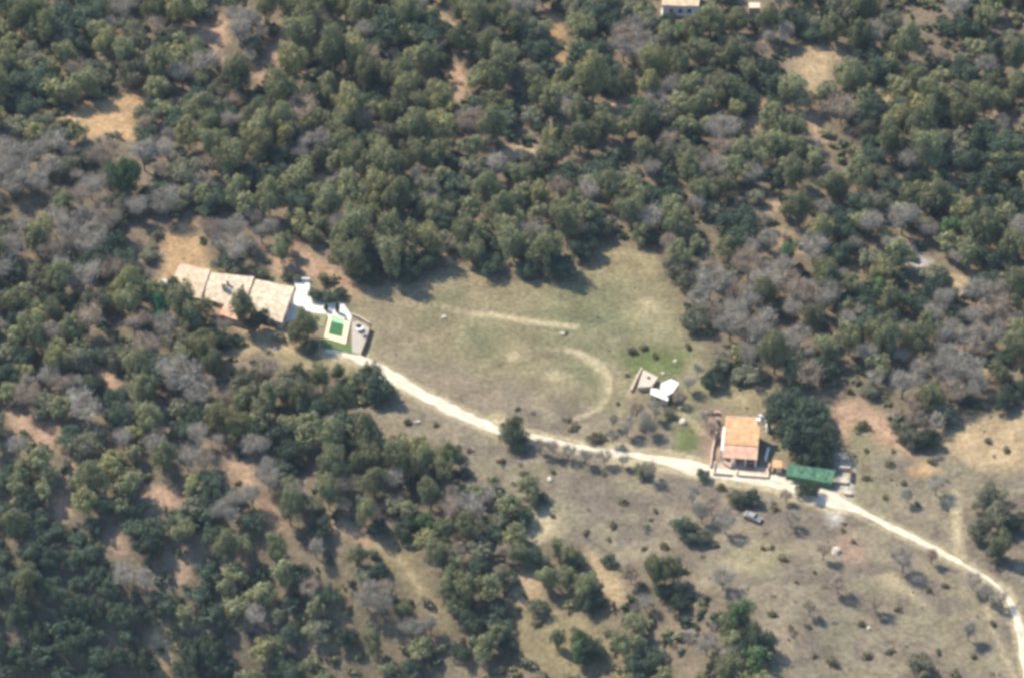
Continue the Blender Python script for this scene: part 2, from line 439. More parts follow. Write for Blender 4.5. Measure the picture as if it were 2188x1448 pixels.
# ------------------------------------------------------------------ road
ROAD = [(690,748,1.6),(730,757,1.8),(770,767,2.0),(788,776,4.0),(806,788,5.0),(830,803,4.8),(860,820,4.2),(900,842,3.8),(960,873,3.6),(1020,902,3.4),(1070,920,3.0),(1110,928,2.0),(1140,933,1.8),(1200,947,1.8),(1260,961,2.0),(1320,969,2.6),(1380,977,2.8),(1430,985,4.4),(1480,998,5.6),(1530,1010,5.2),(1600,1019,5.0),(1660,1030,5.0),(1715,1047,6.4),(1760,1062,8.0),(1793,1075,6.4),(1830,1087,2.6),(1880,1112,2.5),(1930,1139,2.6),(1980,1163,2.4),(2030,1190,2.2),(2070,1212,1.8),(2110,1235,1.2),(2145,1262,1.2),(2165,1295,2.0),(2178,1340,2.8),(2188,1390,3.2),(2200,1450,3.4),(2212,1520,3.4)]
def strip(name, pts, m, lift=0.06, jit=0.5, step=0.8, kind='structure'):
    P = [(*G(a, b)[:2], c) for a, b, c in pts]
    P = np.array(P); seg = np.hypot(np.diff(P[:, 0]), np.diff(P[:, 1])); s = np.concatenate([[0], np.cumsum(seg)])
    t = np.arange(0, s[-1], step)
    X = np.interp(t, s, P[:, 0]); Y = np.interp(t, s, P[:, 1]); Wd = np.interp(t, s, P[:, 2])
    k = np.ones(7) / 7
    pad = lambda a: np.convolve(np.pad(a, 3, 'edge'), k, 'valid')
    X, Y, Wd = pad(X), pad(Y), pad(Wd)
    tx = np.gradient(X); ty = np.gradient(Y); L = np.hypot(tx, ty); nx_, ny_ = -ty / L, tx / L
    rows = []
    n_ = 9
    for i in range(n_):
        u = (i / (n_ - 1) - .5)
        j = (vnoise(t / 2.2, np.zeros_like(t) + i, 5) - .5) * jit * 2 * (abs(u) > .4) * np.minimum(1, Wd / 2.5)
        off = u * Wd + j
        x = X + nx_ * off; y = Y + ny_ * off
        z = terrain(x, y) + lift + 0.10 * (1 - (2 * u) ** 2)
        rows.append(np.stack([x, y, z], -1))
    V = np.stack(rows, 1).reshape(-1, 3); m_ = len(t)
    idx = np.arange(m_ * n_).reshape(m_, n_)
    F = np.stack([idx[:-1, :-1], idx[1:, :-1], idx[1:, 1:], idx[:-1, 1:]], -1).reshape(-1, 4)
    me_ = np_mesh(name, V, F, m, True)
    # wear across the width: two pale wheel lines, a browner crown and dusty verges
    wr = np.array([.70, .93, 1.0, .95, .80, .95, 1.0, .93, .70])[:n_]
    ww = wr[None, :] + (1 - wr[None, :]) * (vnoise(t / 5.0, t * 0, 8)[:, None] - .3)
    ww = ww * (0.9 + .2 * vnoise(t[:, None] / 1.3 + 0 * wr[None, :], np.arange(n_)[None, :] * 1.7 + 0 * t[:, None], 4))
    at_ = me_.color_attributes.new("wear", 'FLOAT_COLOR', 'POINT')
    cw = np.stack([ww, ww * .985, ww * .96, np.ones_like(ww)], -1).reshape(-1, 4)
    at_.data.foreach_set("color", cw.astype(np.float32).ravel())
    o = bpy.data.objects.new(name, me_); COL.objects.link(o); o['kind'] = kind
    return o
m_road = mat("limestone_gravel", (0.60, 0.525, 0.40), rough=.95, var=.15, scale=.5, bump=.3, second=(0.74, 0.665, 0.525))
_n = m_road.node_tree; _b = _n.nodes["Principled BSDF"]; _l = _b.inputs["Base Color"].links[0].from_socket
_a = _n.nodes.new("ShaderNodeAttribute"); _a.attribute_name = "wear"; _v = _n.nodes.new("ShaderNodeVectorMath"); _v.operation = 'MULTIPLY'
_n.links.new(_l, _v.inputs[0]); _n.links.new(_a.outputs["Color"], _v.inputs[1]); _n.links.new(_v.outputs[0], _b.inputs["Base Color"])
ROAD = [(a, b, c * (.84 if a < 1790 else .70)) for a, b, c in ROAD]
strip("road", ROAD, m_road, lift=0.05)
road_w = [(G(a, b).x, G(a, b).y) for a, b, c in ROAD]

# ------------------------------------------------------------------ tree prototypes
def crown_mesh(name, seed, R=3.7, Hh=5.0, lobes=11, leaf=0.42, nleaf=2300, kind='pine'):
    r = np.random.RandomState(seed)
    L = []
    for k in range(lobes):
        a = 2 * math.pi * k * .618 + r.uniform(-.4, .4)
        if k < lobes - 3:
            rr = R * r.uniform(.12, .92); z = r.uniform(-.34, .18) * Hh
        else:
            rr = R * r.uniform(0, .3); z = Hh * r.uniform(.1, .3)
        s = R * r.uniform(.13, .46)
        L.append((rr * math.cos(a) * r.uniform(.8, 1.15), rr * math.sin(a) * r.uniform(.8, 1.15), z, s, s * (r.uniform(.75, 1.05) if kind == 'pine' else r.uniform(.6, .85))))
    L = np.array(L)
    w_ = L[:, 3] ** 2; which = r.choice(len(L), nleaf, p=w_ / w_.sum())
    d = r.normal(size=(nleaf, 3)); d[:, 2] += 0.35; d /= np.linalg.norm(d, axis=1)[:, None]
    rad = r.uniform(.62, 1.18, nleaf)
    lump = 1 + .18 * np.sin(d[:, 0] * 7 + which) * np.cos(d[:, 1] * 6 + which * 2)
    c = L[which, :3] + d * np.stack([L[which, 3], L[which, 3], L[which, 4]], 1) * (rad * lump)[:, None]
    nrm = d + r.normal(size=(nleaf, 3)) * .45; nrm /= np.linalg.norm(nrm, axis=1)[:, None]
    up = r.normal(size=(nleaf, 3)); a = np.cross(nrm, up); a /= np.linalg.norm(a, axis=1)[:, None]; bb = np.cross(nrm, a)
    s = (leaf * r.uniform(.6, 1.3, nleaf))[:, None] * .5
    V = np.stack([c - a * s - bb * s * .7, c + a * s - bb * s * .5, c + a * s * .7 + bb * s, c - a * s * .8 + bb * s * .8], 1)
    return V.reshape(-1, 3), np.arange(nleaf * 4).reshape(-1, 4)

def trunk_mb(h, r0, seed, spread=1.6, n=4):
    r = random.Random(seed); m = MB()
    top = Vector((r.uniform(-.3, .3), r.uniform(-.3, .3), h))
    m.tube((0, 0, -.4), top * .55, r0, r0 * .75); m.tube(top * .55, top, r0 * .75, r0 * .45)
    for k in range(n):
        a = 2 * math.pi * k / n + r.uniform(-.5, .5)
        p = top * r.uniform(.55, .9); q = p + Vector((math.cos(a) * spread, math.sin(a) * spread, h * .35))
        m.tube(p, q, r0 * .4, r0 * .15, 5)
    return m

def bare_mesh(seed, R=3.5, Hh=6.5):
    """limbs (tubes) and twigs (thin blades)"""
    r = random.Random(seed); limbs = MB(); tips = []
    base = Vector((0, 0, 1.4)); limbs.tube((0, 0, -.4), base, .20, .15)
    for k in range(6):
        a = 2 * math.pi * k / 6 + r.uniform(-.4, .4); sp = r.uniform(.05, .6)
        q = base + Vector((math.cos(a) * R * sp, math.sin(a) * R * sp, Hh * r.uniform(.22, .42)))
        limbs.tube(base, q, .11, .07, 5)
        for j in range(5):
            a2 = a + r.uniform(-1.3, 1.3); e = q + Vector((math.cos(a2) * R * r.uniform(.15, .45), math.sin(a2) * R * r.uniform(.15, .45), Hh * r.uniform(.05, .3)))
            limbs.tube(q, e, .06, .03, 4); tips.append((q, e))
            for i in range(4):
                f = q.lerp(e, r.uniform(.3, 1)); g = f + Vector((r.gauss(0, .5), r.gauss(0, .5), r.uniform(.2, 1.0)))
                limbs.tube(f, g, .03, .015, 3); tips.append((f, g))
    rr = np.random.RandomState(seed + 99); n_ = 2600
    ti = rr.randint(0, len(tips), n_); A = np.array([tuple(t[0]) for t in tips])[ti]; B = np.array([tuple(t[1]) for t in tips])[ti]
    st = A + (B - A) * rr.uniform(.2, 1.1, (n_, 1)) + rr.normal(size=(n_, 3)) * np.array([.55, .55, .35])
    d = rr.normal(size=(n_, 3)); d[:, 2] = np.abs(d[:, 2]) + .3; d /= np.linalg.norm(d, axis=1)[:, None]; d *= rr.uniform(.35, .95, (n_, 1))
    s = np.cross(d, rr.normal(size=(n_, 3))); s /= np.linalg.norm(s, axis=1)[:, None]; s *= .030
    V = np.stack([st - s, st + s, st + d + s * .4, st + d - s * .4], 1).reshape(-1, 3)
    return limbs, V, np.arange(n_ * 4).reshape(-1, 4)

PROTO = {}
def proto_obj(name, me): return me
pine = []
for i in range(6):
    V, F = crown_mesh("c", 100 + i, 3.9, 6.8, 34, .29, 6200, 'pine'); V[:, 2] += 4.6
    pine.append((np_mesh("crown", V, F, M['P']), trunk_mb(5.6, .24, i).mesh("trunk"), V, F))
oak = []
for i in range(6):
    V, F = crown_mesh("c", 200 + i, 3.9, 5.0, 32, .28, 6000, 'oak'); V[:, 2] += 3.1
    oak.append((np_mesh("crown", V, F, M['O']), trunk_mb(3.4, .28, 50 + i, 1.8).mesh("trunk"), V, F))
bare = []
for i in range(6):
    lm, V, F = bare_mesh(300 + i)
    bare.append((np_mesh("twigs", V, F, M['B']), lm.mesh("trunk"), V, F))
shrub = []
for i in range(4):
    V, F = crown_mesh("c", 400 + i, 1.15, 1.0, 14, .15, 900, 'oak'); V[:, 2] += .40
    mb = MB()
    for k in range(5): mb.tube((0, 0, -.2), (.45 * math.cos(k * 1.26), .45 * math.sin(k * 1.26), .8), .04, .015, 4)
    shrub.append((np_mesh("foliage", V, F, M['S']), mb.mesh("stem"), V, F))
for L in (pine, oak, bare, shrub):
    for t in L: t[1].materials.append(M['bark'])

TREES = []     # dicts collected first, linked and labelled later
HANDING = True
def add_tree(kind, tone, x, y, r, hs=1.0):
    TREES.append(dict(hand=HANDING, kind=kind, tone=tone, x=x, y=y, r=r, hs=hs, rz=random.uniform(0, 6.28), v=random.randrange(4 if kind == 'shrub' else 6)))

CH = {'pine': 5.0, 'oak': 3.2, 'bare': 3.6, 'shrub': .5}
RN = {'pine': 3.7, 'oak': 3.7, 'bare': 3.4, 'shrub': 1.0}
KIND = {'P': 'pine', 'Y': 'pine', 'O': 'oak', 'K': 'oak', 'G': 'pine', 'E': 'pine', 'B': 'bare', 'N': 'bare', 'S': 'shrub'}
# prominent trees, plus dark oaks standing in for shaded gaps, read off the photograph: tone, crown centre x, y, crown radius (photo pixels)
HAND = """
P 45 40 32;P 85 20 24;O 18 18 26;O 160 45 44;O 192 20 30;Y 14 120 30;P 12 150 24;O 78 175 40;O 55 225 30;P 140 122 26;P 215 72 28;P 330 28 26;K 285 92 28;O 350 100 26;P 340 150 28;B 260 22 28
B 390 168 30;P 420 118 26;B 512 75 32;K 540 92 24;O 578 62 16;P 655 35 38;P 640 92 34;Y 625 150 34;P 600 205 34;P 660 205 34;O 652 130 14;P 505 178 34;K 470 205 28;O 562 196 16;K 308 248 26
P 430 228 32;P 440 270 26;O 486 288 26;P 545 250 30;P 505 325 26;P 600 265 28;O 636 282 20;G 270 385 32;O 322 420 26;G 340 400 14;O 640 442 32;P 575 430 28;P 700 440 30;P 715 120 36;Y 760 130 34;Y 745 235 34;P 700 190 26
O 830 50 38;P 775 25 30;P 875 35 28;P 1020 40 32;P 985 85 30;O 1045 12 20;O 1152 108 34;P 1100 60 28;O 1020 108 26;O 815 200 26;O 800 225 26;O 856 130 16;P 868 172 32;P 785 165 28;Y 735 225 26;O 1275 122 34;P 1250 60 28;O 1310 45 24
P 1060 168 32;P 1055 212 26;P 1180 210 28;Y 1185 185 22;P 890 282 36;Y 935 285 34;P 1050 275 30;O 1088 285 14;P 930 332 30;O 962 345 18;O 1158 275 16;O 1196 285 18;P 1240 292 32;P 1290 272 28;K 1145 350 26;O 1213 375 34;P 1180 325 28
P 1110 375 24;O 1260 238 20;O 1372 250 34;P 1345 185 22;B 1372 120 26;O 1424 50 26;P 1448 150 28;O 1440 285 24;P 1375 325 28;P 1300 405 28;O 970 432 26;P 920 445 26;P 1040 412 26;O 1106 432 20;P 1070 455 28;Y 1155 420 22;P 850 430 30;P 790 372 28;P 752 350 28;O 862 388 16;P 810 322 26
P 1485 75 26;O 1535 38 20;P 1575 45 24;O 1614 48 20;O 1690 42 32;B 1678 78 22;P 1490 105 28;O 1520 152 18;P 1562 122 26;O 1645 145 22;P 1600 150 24;O 1652 182 26;P 1500 225 30;P 1520 265 24;O 1572 268 22;P 1655 258 30;O 1482 300 18;O 2072 8 26;P 1850 20 28;P 1780 58 28;P 1835 82 28
P 1940 95 28;O 1870 148 30;G 1948 158 18;O 2012 140 18;O 2130 100 26;O 2128 165 26;P 2172 130 28;P 2178 190 26;P 1990 205 28;Y 1925 255 34;P 2060 250 30;P 2100 45 26;O 2095 290 34;O 2150 312 34;O 2078 340 30;O 1870 340 28;P 1905 300 30;P 1985 330 34;O 2112 400 40;O 2160 365 32;P 1998 425 36;P 1950 425 28;P 1835 378 28;P 1780 395 30;O 1578 470 34;P 1500 405 28;P 1550 390 26;P 1735 335 26;P 1700 372 28
O 30 570 26;P 80 520 26;O 236 522 28;O 262 555 26;P 30 640 28;O 155 642 18;O 45 682 26;P 148 702 26;P 118 680 22;O 212 758 18;O 10 800 26;Y 120 778 26;O 86 805 14;O 198 832 26;P 392 660 34;P 372 628 22;O 445 718 26;O 470 728 20
P 655 700 24;P 632 715 20;O 662 738 18;B 505 545 30;O 482 560 22;P 600 540 22;P 612 520 18;B 378 808 40;P 460 792 22;P 645 860 24;P 680 812 22;O 545 800 16;O 560 780 14;P 520 862 26;O 420 890 24;P 558 890 24;O 592 925 28;O 675 872 34;P 725 860 24;E 342 655 17;E 338 682 15;P 720 795 16;P 640 810 20;O 505 800 16
P 752 505 40;P 742 550 32;P 765 568 28;P 842 502 38;P 832 555 32;O 868 575 26;O 790 585 20;O 915 560 26;P 995 505 30;P 1010 540 24;O 1040 560 26;P 1098 525 32;O 1128 572 22;P 1168 535 34;O 1192 565 30;O 1240 530 28;P 1210 485 28;O 1275 490 26;K 1440 570 24;K 1470 600 24;P 1452 548 22;B 1395 475 30;O 1398 505 16;K 1484 680 28;O 800 820 32;P 785 800 20;O 815 838 24;P 1096 912 22;O 1104 938 24
O 1590 500 28;P 1555 525 24;O 1848 542 18;G 1682 548 20;Y 1885 580 26;G 1880 612 22;P 1905 640 26;O 1965 650 28;O 1905 678 24;P 1985 700 28;P 1960 735 28;P 1895 735 26;O 1755 695 20;O 1755 788 26;O 1520 808 22;K 1535 778 22;B 1560 700 32;B 1602 650 32;B 1640 605 32;B 1672 575 26;B 1620 720 32;B 1680 745 28;P 1738 690 24;O 2150 852 24;O 2060 840 22;B 1965 800 28;P 1990 850 26;B 2085 830 26;O 2130 560 34;O 2110 600 26;P 2080 510 28;P 2160 540 28;P 2178 700 26;P 2140 800 26;K 1930 920 22;O 1985 935 22;K 1955 940 20;K 500 572 18;K 560 580 13;P 440 655 16;K 596 716 12;B 480 700 18;P 410 690 26
O 1678 880 42;O 1742 882 34;O 1700 925 40;O 1750 945 36;O 1715 890 38;O 1735 925 30;O 1655 862 20;O 1755 982 22;O 1720 975 20
O 60 1060 26;O 218 1070 26;O 68 1180 30;O 110 1190 26;O 318 1168 30;O 282 1090 18;O 460 1145 24;P 392 1130 26;P 200 1030 28;P 350 985 28;P 30 1125 28;P 118 1262 26;O 20 1240 28;P 35 1312 28;P 158 1290 26;O 80 1345 26;P 300 1310 26;O 200 1300 26;B 270 1232 28;B 312 1240 26;P 482 1170 26;P 520 1160 26;P 620 1092 28;O 682 1130 24;O 645 1225 24;P 590 1180 26;O 700 1272 24;O 622 1352 26;O 400 1440 30;P 702 1062 26;B 540 1065 26;O 160 1380 30;O 250 1400 28;O 60 1420 30
P 785 980 30;P 850 990 30;P 900 1000 24;O 885 1035 20;P 958 975 22;O 968 965 18;O 992 1008 14;P 920 1062 26;O 990 1062 22;P 1055 1028 14;O 1115 1105 22;B 1040 1065 26;P 1132 1038 20;P 1140 1058 18;O 1158 1060 12;P 868 1085 22;O 872 1112 24;P 780 1100 24;O 862 1142 18;O 810 1122 20;P 1000 1120 26;P 950 1132 24;P 935 1180 26;O 1022 1205 22;P 960 1240 26;P 955 1272 22;P 1108 1185 18;O 1140 1190 22;P 1188 1168 16;P 1215 1180 20;O 1232 1198 18;K 1082 1230 24;O 1095 1240 14;O 1005 1325 28;P 972 1290 22;O 1062 1300 22
P 1170 1240 22;P 1212 1232 24;P 1250 1255 24;O 1262 1285 22;O 1300 1195 14;K 1150 1295 18;P 1060 1362 24;O 1080 1382 20;P 1190 1370 16;G 1242 1372 22;O 1262 1392 26;G 1235 1400 18;O 740 1362 22;P 762 1190 20;O 808 1215 20;N 822 1262 22;P 862 1300 20;B 880 1345 24;P 800 1385 24;O 880 1425 24;O 988 1392 20;P 1362 1330 24;P 1332 1380 20;O 1360 1430 30;P 1402 1228 24;P 1440 1222 22;O 1450 1285 20;O 1468 1132 24;K 1495 1142 20;O 1420 1260 18
O 1728 1044 19;O 1602 1062 17;K 1575 1062 16;G 1582 1322 26;O 1620 1372 32;O 1585 1395 26;P 1555 1345 20;K 1972 1425 28;K 2110 1060 28;K 2130 1100 30;K 2095 1130 26;O 2165 1115 24;P 2140 1170 20;K 2125 1180 18;O 1500 1012 13;K 1372 1005 16;B 1390 1010 18
B 1180 960 16;B 1215 968 16;B 1250 975 18;B 1290 978 16;B 1330 985 14;B 1155 955 16;N 1360 880 20;B 1380 905 22;B 1340 915 20;B 1400 880 18;K 1432 880 12;B 1310 935 16;B 1310 900 14
N 1440 1060 18;B 1480 1060 18;N 1520 1080 20;B 1550 1120 22;B 1510 1180 22;B 1500 1100 20;B 1580 1180 22;B 1545 1240 22;B 1750 1120 20;N 1720 1140 18;B 1690 1110 18;B 1800 1340 26;B 1760 1350 24;N 1790 1250 18;B 1860 1260 22;B 1855 1230 20;N 1870 1290 18;B 1930 1200 24;B 1900 1195 22;B 1960 1200 20;N 1990 1190 16;B 2080 1245 18;B 2110 1265 18;B 2135 1280 18;B 1690 1440 26;B 1650 1430 22;N 1760 1180 18;B 1640 1250 18;N 1600 1270 20;N 1680 1060 14;B 1640 1070 16;B 2045 1050 20;B 2000 1040 20;N 1970 1050 18;B 1940 1060 16;N 1520 920 16;B 1510 890 16;N 1450 850 14;B 1470 820 18;B 1490 790 16
N 1480 1330 20;B 1510 1380 22;N 1440 1360 20;B 1380 1290 18;N 2030 1320 18;B 2070 1350 20;N 1730 1300 16
"""
HAND_SHRUBS = "1243 1055 7;1241 1070 7;1310 1120 10;1390 1108 6;1630 1170 6;1648 1168 6;1673 1192 12;1740 1398 8;1778 1413 11;1823 1155 8;1225 912 10;1272 935 14;1376 742 12;1350 750 10;1842 912 14;1800 1130 7;1180 1005 8;1290 1010 8;1400 1090 7;1425 1120 7;1265 1030 7;1330 1070 8;1355 1150 7;1375 1170 8;1250 1135 8;1300 1150 7;1420 1165 9;1540 1040 8;1655 1085 8;1690 1080 8;1930 1030 10;1960 1075 9;1890 1060 8;1850 1020 8;1850 960 10;1900 990 9;1990 985 8;2110 940 11;2150 960 8;1400 850 8;1440 870 9;1320 860 7;1340 800 8;1180 1100 7;1120 1010 7;1070 985 8;1000 960 8;930 905 7;870 900 8;780 860 9;1985 1260 8;2020 1250 7;1920 1300 8;1850 1400 9;1900 1390 8;1700 1240 8;1650 1310 9;1690 1340 8;1740 1220 7;1560 1290 8;1840 1330 8;2080 1400 10;2040 1440 9;2120 1330 8;1120 1270 7;1125 1262 6;1148 1330 8;1110 1400 9;1160 1440 9;1300 1350 9;1290 1290 8;700 1180 9;740 1300 9;850 1170 8;480 770 8;600 722 6;700 600 9;768 600 8;860 625 6;1210 710 4;1470 740 9;1400 760 8"
occ = []
for it in HAND.replace('\n', ';').split(';'):
    if not it.strip(): continue
    t, x, y, r = it.split(); x, y, r = float(x), float(y), float(r)
    if x < 420 and y > 1130 and t in 'PY': t = 'O'  # lower-left crowns turned dark to imitate light falloff
    if t in 'BN' and x > 1130 and y > 1040 and random.random() < .4: continue
    k = KIND[t]; rm = r / PX * (1.0 if x < 1120 and y > 950 else 1.08); sc = rm / RN[k]
    p = G(x, y, CH[k] * sc)
    add_tree(k, t, p.x, p.y, rm); occ.append((p.x, p.y, rm, k))
for t, x, y, r, hs in (('P', 520, 700, 29, 1.7), ('O', 553, 703, 22, 1.5)):       # foot of the tree, not its crown
    p = G(x, y); add_tree(KIND[t], t, p.x, p.y, r / PX, hs); occ.append((p.x, p.y, r / PX, KIND[t]))
for it in HAND_SHRUBS.split(';'):
    x, y, r = map(float, it.split()); p = G(x, y, .4)
    if r < 7.5 and int(x) % 2: continue
    r *= random.uniform(.75, 1.35)
    add_tree('shrub', 'S', p.x, p.y, r / PX)

# bare zones in the photograph: cx, cy, rx, ry, share of leafless trees
ZONES = [(120,420,220,130,.85),(350,340,120,80,.75),(490,510,140,60,.8),(380,810,80,60,.8),(120,860,120,60,.6),(1640,640,190,130,.85),(1760,720,90,60,.6),(540,1070,100,60,.7),(290,1220,90,60,.7),(1000,1060,60,50,.6),(850,1320,120,80,.7),(1900,830,200,80,.7),(500,90,70,70,.7),(1650,430,120,70,.55),(2080,720,110,120,.6),(60,60,80,60,.2),(500,960,200,40,.5)]
def bare_share(px, py):
    s = .16
    for cx, cy, rx, ry, v in ZONES:
        if ((px - cx) / rx) ** 2 + ((py - cy) / ry) ** 2 < 1: s = max(s, v) if v > .3 else v
    return s
BLD = [wpoly([(340,555),(460,575),(635,600),(760,630),(800,700),(790,775),(600,765),(470,690),(430,650),(340,620)]),
       wpoly([(1395,-60),(1505,-60),(1505,56),(1395,56)]), wpoly([(1590,-10),(1640,-10),(1640,48),(1590,48)])]
hardp = [wp for wp, key in PW if key in ('orange', 'pink', 'sand', 'white', 'pale', 'drygrass')]
OX = [o[0] for o in occ]; OY = [o[1] for o in occ]; OR = [o[2] for o in occ]
CELL = 6.0; cells = {}
def put(x, y, r, k): cells.setdefault((int(x // CELL), int(y // CELL)), []).append((x, y, r, k))
for o in occ: put(*o)
def clash(x, y, r, k, f):
    cx, cy = int(x // CELL), int(y // CELL)
    for i in range(cx - 2, cx + 3):
        for j in range(cy - 2, cy + 3):
            for (a, b, c, kk) in cells.get((i, j), ()):
                if math.hypot(a - x, b - y) < f * (c + r): return True
    return False
MARGIN = []
HANDING = False
nfill = 0
for size_hi, tries in ((4.1, 1800), (3.4, 6000), (2.5, 8000)):
    for _ in range(tries):
        x = random.uniform(-165, 165); y = random.uniform(-135, 180)
        r = random.uniform(size_hi * .78, size_hi)
        px, py = pix((x, y, T(x, y) + 3))
        if px < -260 or px > 2450 or py < -230 or py > 1640: continue
        inframe = -35 < px < 2225 and -30 < py < 1480
        if float(sdf(M_CLEAR, x, y)) < r * .75 or bool(inside(M_CLEAR, x, y + r * 1.2)) or bool(inside(M_CLEAR, x, y + r * 2.1)): continue
        bad = False
        for wp in BLD:
            if float(sdf(wp, x, y)) < r: bad = True; break
        if bad: continue
        for wp in hardp:
            if abs(wp[0][0] - x) < 30 and abs(wp[0][1] - y) < 30:
                # tree south of a clearing hides it: keep a little more room there
                if float(sdf(wp, x, y)) < r * .55 or bool(inside(wp, x, y + 3.2)) or (r > 2.4 and bool(inside(wp, x, y + 6.5))): bad = True; break
        if bad or float(dist_line(road_w, x, y)) < 5: continue
        bs = bare_share(px, py); u = random.random()
        if u < bs: t = 'B' if random.random() < .8 else 'N'
        else: t = random.choices(['P', 'O', 'K', 'Y', 'G'], [.44, .22, .24, .09, .01])[0]
        if py > 1080 and px < 480 and t in 'PYKBN' and random.random() < .88: t = 'O'  # fill trees darkened as well, falloff put into leaf colour
        k = KIND[t]
        if py > 950 and px < 1100 and r > 3.3: continue
        if fbm(x / 13, y / 13, 61, 3) < (.46 if px > 1420 or (py > 950 and px > 420) else .26 if (py > 1050 and px < 400) else .33): continue
        if clash(x, y, r, k, (.645 if k != 'bare' else .64)): continue
        put(x, y, r, k)
        if inframe: add_tree(k, t, x, y, r); nfill += 1
        else: MARGIN.append((k, t, x, y, r))
# open-country shrubs
for _ in range(20):
    px = random.uniform(20, 2170); py = random.uniform(880, 1440); p = G(px, py)
    if float(sdf(M_CLEAR, p.x, p.y)) > -2 and not (1080 < px < 1420 and py > 1250): continue
    if float(dist_line(road_w, p.x, p.y)) < 4 or clash(p.x, p.y, .6, 'shrub', 1.0): continue
    if px < 1150 and py < 960: continue
    add_tree('shrub', 'S', p.x, p.y, random.uniform(.3, .6)); put(p.x, p.y, .5, 'shrub')

UNDER = []
for _ in range(9000):
    if len(UNDER) > 2300: break
    x = random.uniform(-140, 140); y = random.uniform(-122, 150)
    r = random.uniform(.7, 1.9); d_ = float(sdf(M_CLEAR, x, y))
    if d_ < 0:
        # in the open only on the rough slope below the road, in loose drifts
        if (y + .45 * x > -22 and x < 82) or fbm(x / 9, y / 9, 12, 3) < .56 or random.random() < .6: continue
        r *= .55
        t = random.choices(['B', 'N', 'K', 'S'], [.42, .42, .12, .04])[0]
    else:
        if d_ < 1.5: continue
        t = random.choices(['P', 'O', 'K', 'Y', 'B', 'N', 'S'], [.25, .2, .2, .07, .1, .08, .1])[0]
    if float(dist_line(road_w, x, y)) < 3.6 or any(float(sdf(wp, x, y)) < r for wp in BLD): continue
    if any(abs(wp[0][0] - x) < 25 and abs(wp[0][1] - y) < 25 and bool(inside(wp, x, y)) for wp in hardp) and random.random() < .85: continue
    if clash(x, y, r, 'u', .55): continue
    UNDER.append((t, x, y, r))
for _ in range(350):
    x = random.uniform(-60, 115); y = random.uniform(-110, 30)
    if float(sdf(M_CLEAR, x, y)) > -1 or float(dist_line(road_w, x, y)) < 3 or any(float(sdf(wp, x, y)) < 1 for wp in BLD): continue
    if fbm(x / 6, y / 6, 31, 3) < .47: continue
    UNDER.append((random.choice('KSNB'), x, y, random.uniform(.18, .42)))
# keep at most 300 of a kind as individuals (the largest), the rest join the far woodland
keep = []; rest = []
for k in ('pine', 'oak', 'bare', 'shrub'):
    L = sorted([t for t in TREES if t['kind'] == k], key=lambda t: -t['r'] - (1.2 if t['hand'] else 0))
    print("trees", k, len(L), file=open("/tmp/cnt.txt","a")); keep += L[:300]; rest += L[300:]
SRC = {'pine': pine, 'oak': oak, 'bare': bare, 'shrub': shrub}
NAMES = {'pine': 'pine_tree', 'oak': 'oak_tree', 'bare': 'bare_tree', 'shrub': 'shrub'}
CROWN = {'pine': 'crown', 'oak': 'crown', 'bare': 'twigs', 'shrub': 'foliage'}
# ---- labels
LM = [((715,700),'the green pool'),((530,630),'the big sand-coloured roof'),((1585,925),'the orange tiled farmhouse'),((1410,825),'the white roofed sheds'),((1735,1010),'the green canopy'),
      ((1608,1105),'the pale parked car'),((230,245),'the orange clearing'),((560,130),'the pinkish clearing'),((1290,810),'the curved dirt track'),((1185,60),'the small bare patch'),
      ((1450,10),'the house at the top edge'),((60,420),'the grey left-edge wood'),((1740,150),'the round sandy clearing'),((2130,420),'the dark right-edge wood'),((1105,325),'the small sandy gap'),
      ((1945,540),'the whitish bare patch'),((1097,915),'the lone roadside tree'),((60,1400),'the bottom left corner'),((2188,1380),'the bottom right road end'),((870,1210),'the dry grass strip'),
      ((1250,1350),'the sparse bottom slope'),((230,820),'the pink scar at the left'),((340,1060),'the small lower pink scar'),((1350,560),'the sandy meadow corner'),((790,30),'the wood at the top'),((640,440),'the hollow above the villa'),((2100,60),'the top right corner')]
DIRS = ['right of', 'up and right of', 'above', 'up and left of', 'left of', 'down and left of', 'below', 'down and right of']
TONE = {'P': 'olive green pine', 'Y': 'yellowish green pine', 'G': 'bright green pine', 'E': 'teal green tree', 'O': 'dark green oak', 'K': 'grey green oak', 'B': 'leafless grey tree', 'N': 'leafless brown tree', 'S': 'shrub'}
ORD = ['nearest', 'second', 'third', 'fourth', 'fifth', 'sixth', 'seventh', 'eighth', 'ninth', 'tenth', 'eleventh', 'twelfth', 'thirteenth', 'fourteenth', 'fifteenth', 'sixteenth']
from collections import defaultdict
bk = defaultdict(list)
for t in keep:
    sc = t['r'] / RN[t['kind']]; z = T(t['x'], t['y'])
    px, py = pix((t['x'], t['y'], z + CH[t['kind']] * sc))
    j = min(range(len(LM)), key=lambda i: math.hypot(LM[i][0][0] - px, LM[i][0][1] - py))
    dx, dy = px - LM[j][0][0], LM[j][0][1] - py
    q = int(round(math.atan2(dy, dx) / (math.pi / 4))) % 8
    size = ('tiny' if t['r'] < .7 else 'small' if t['r'] < 1.1 else 'large') if t['kind'] == 'shrub' else ('small' if t['r'] < 2.6 else 'large' if t['r'] > 3.3 else 'medium')
    t['sc'] = sc; t['z'] = z
    bk[(size, TONE[t['tone']], j, q)].append((math.hypot(dx, dy), t))
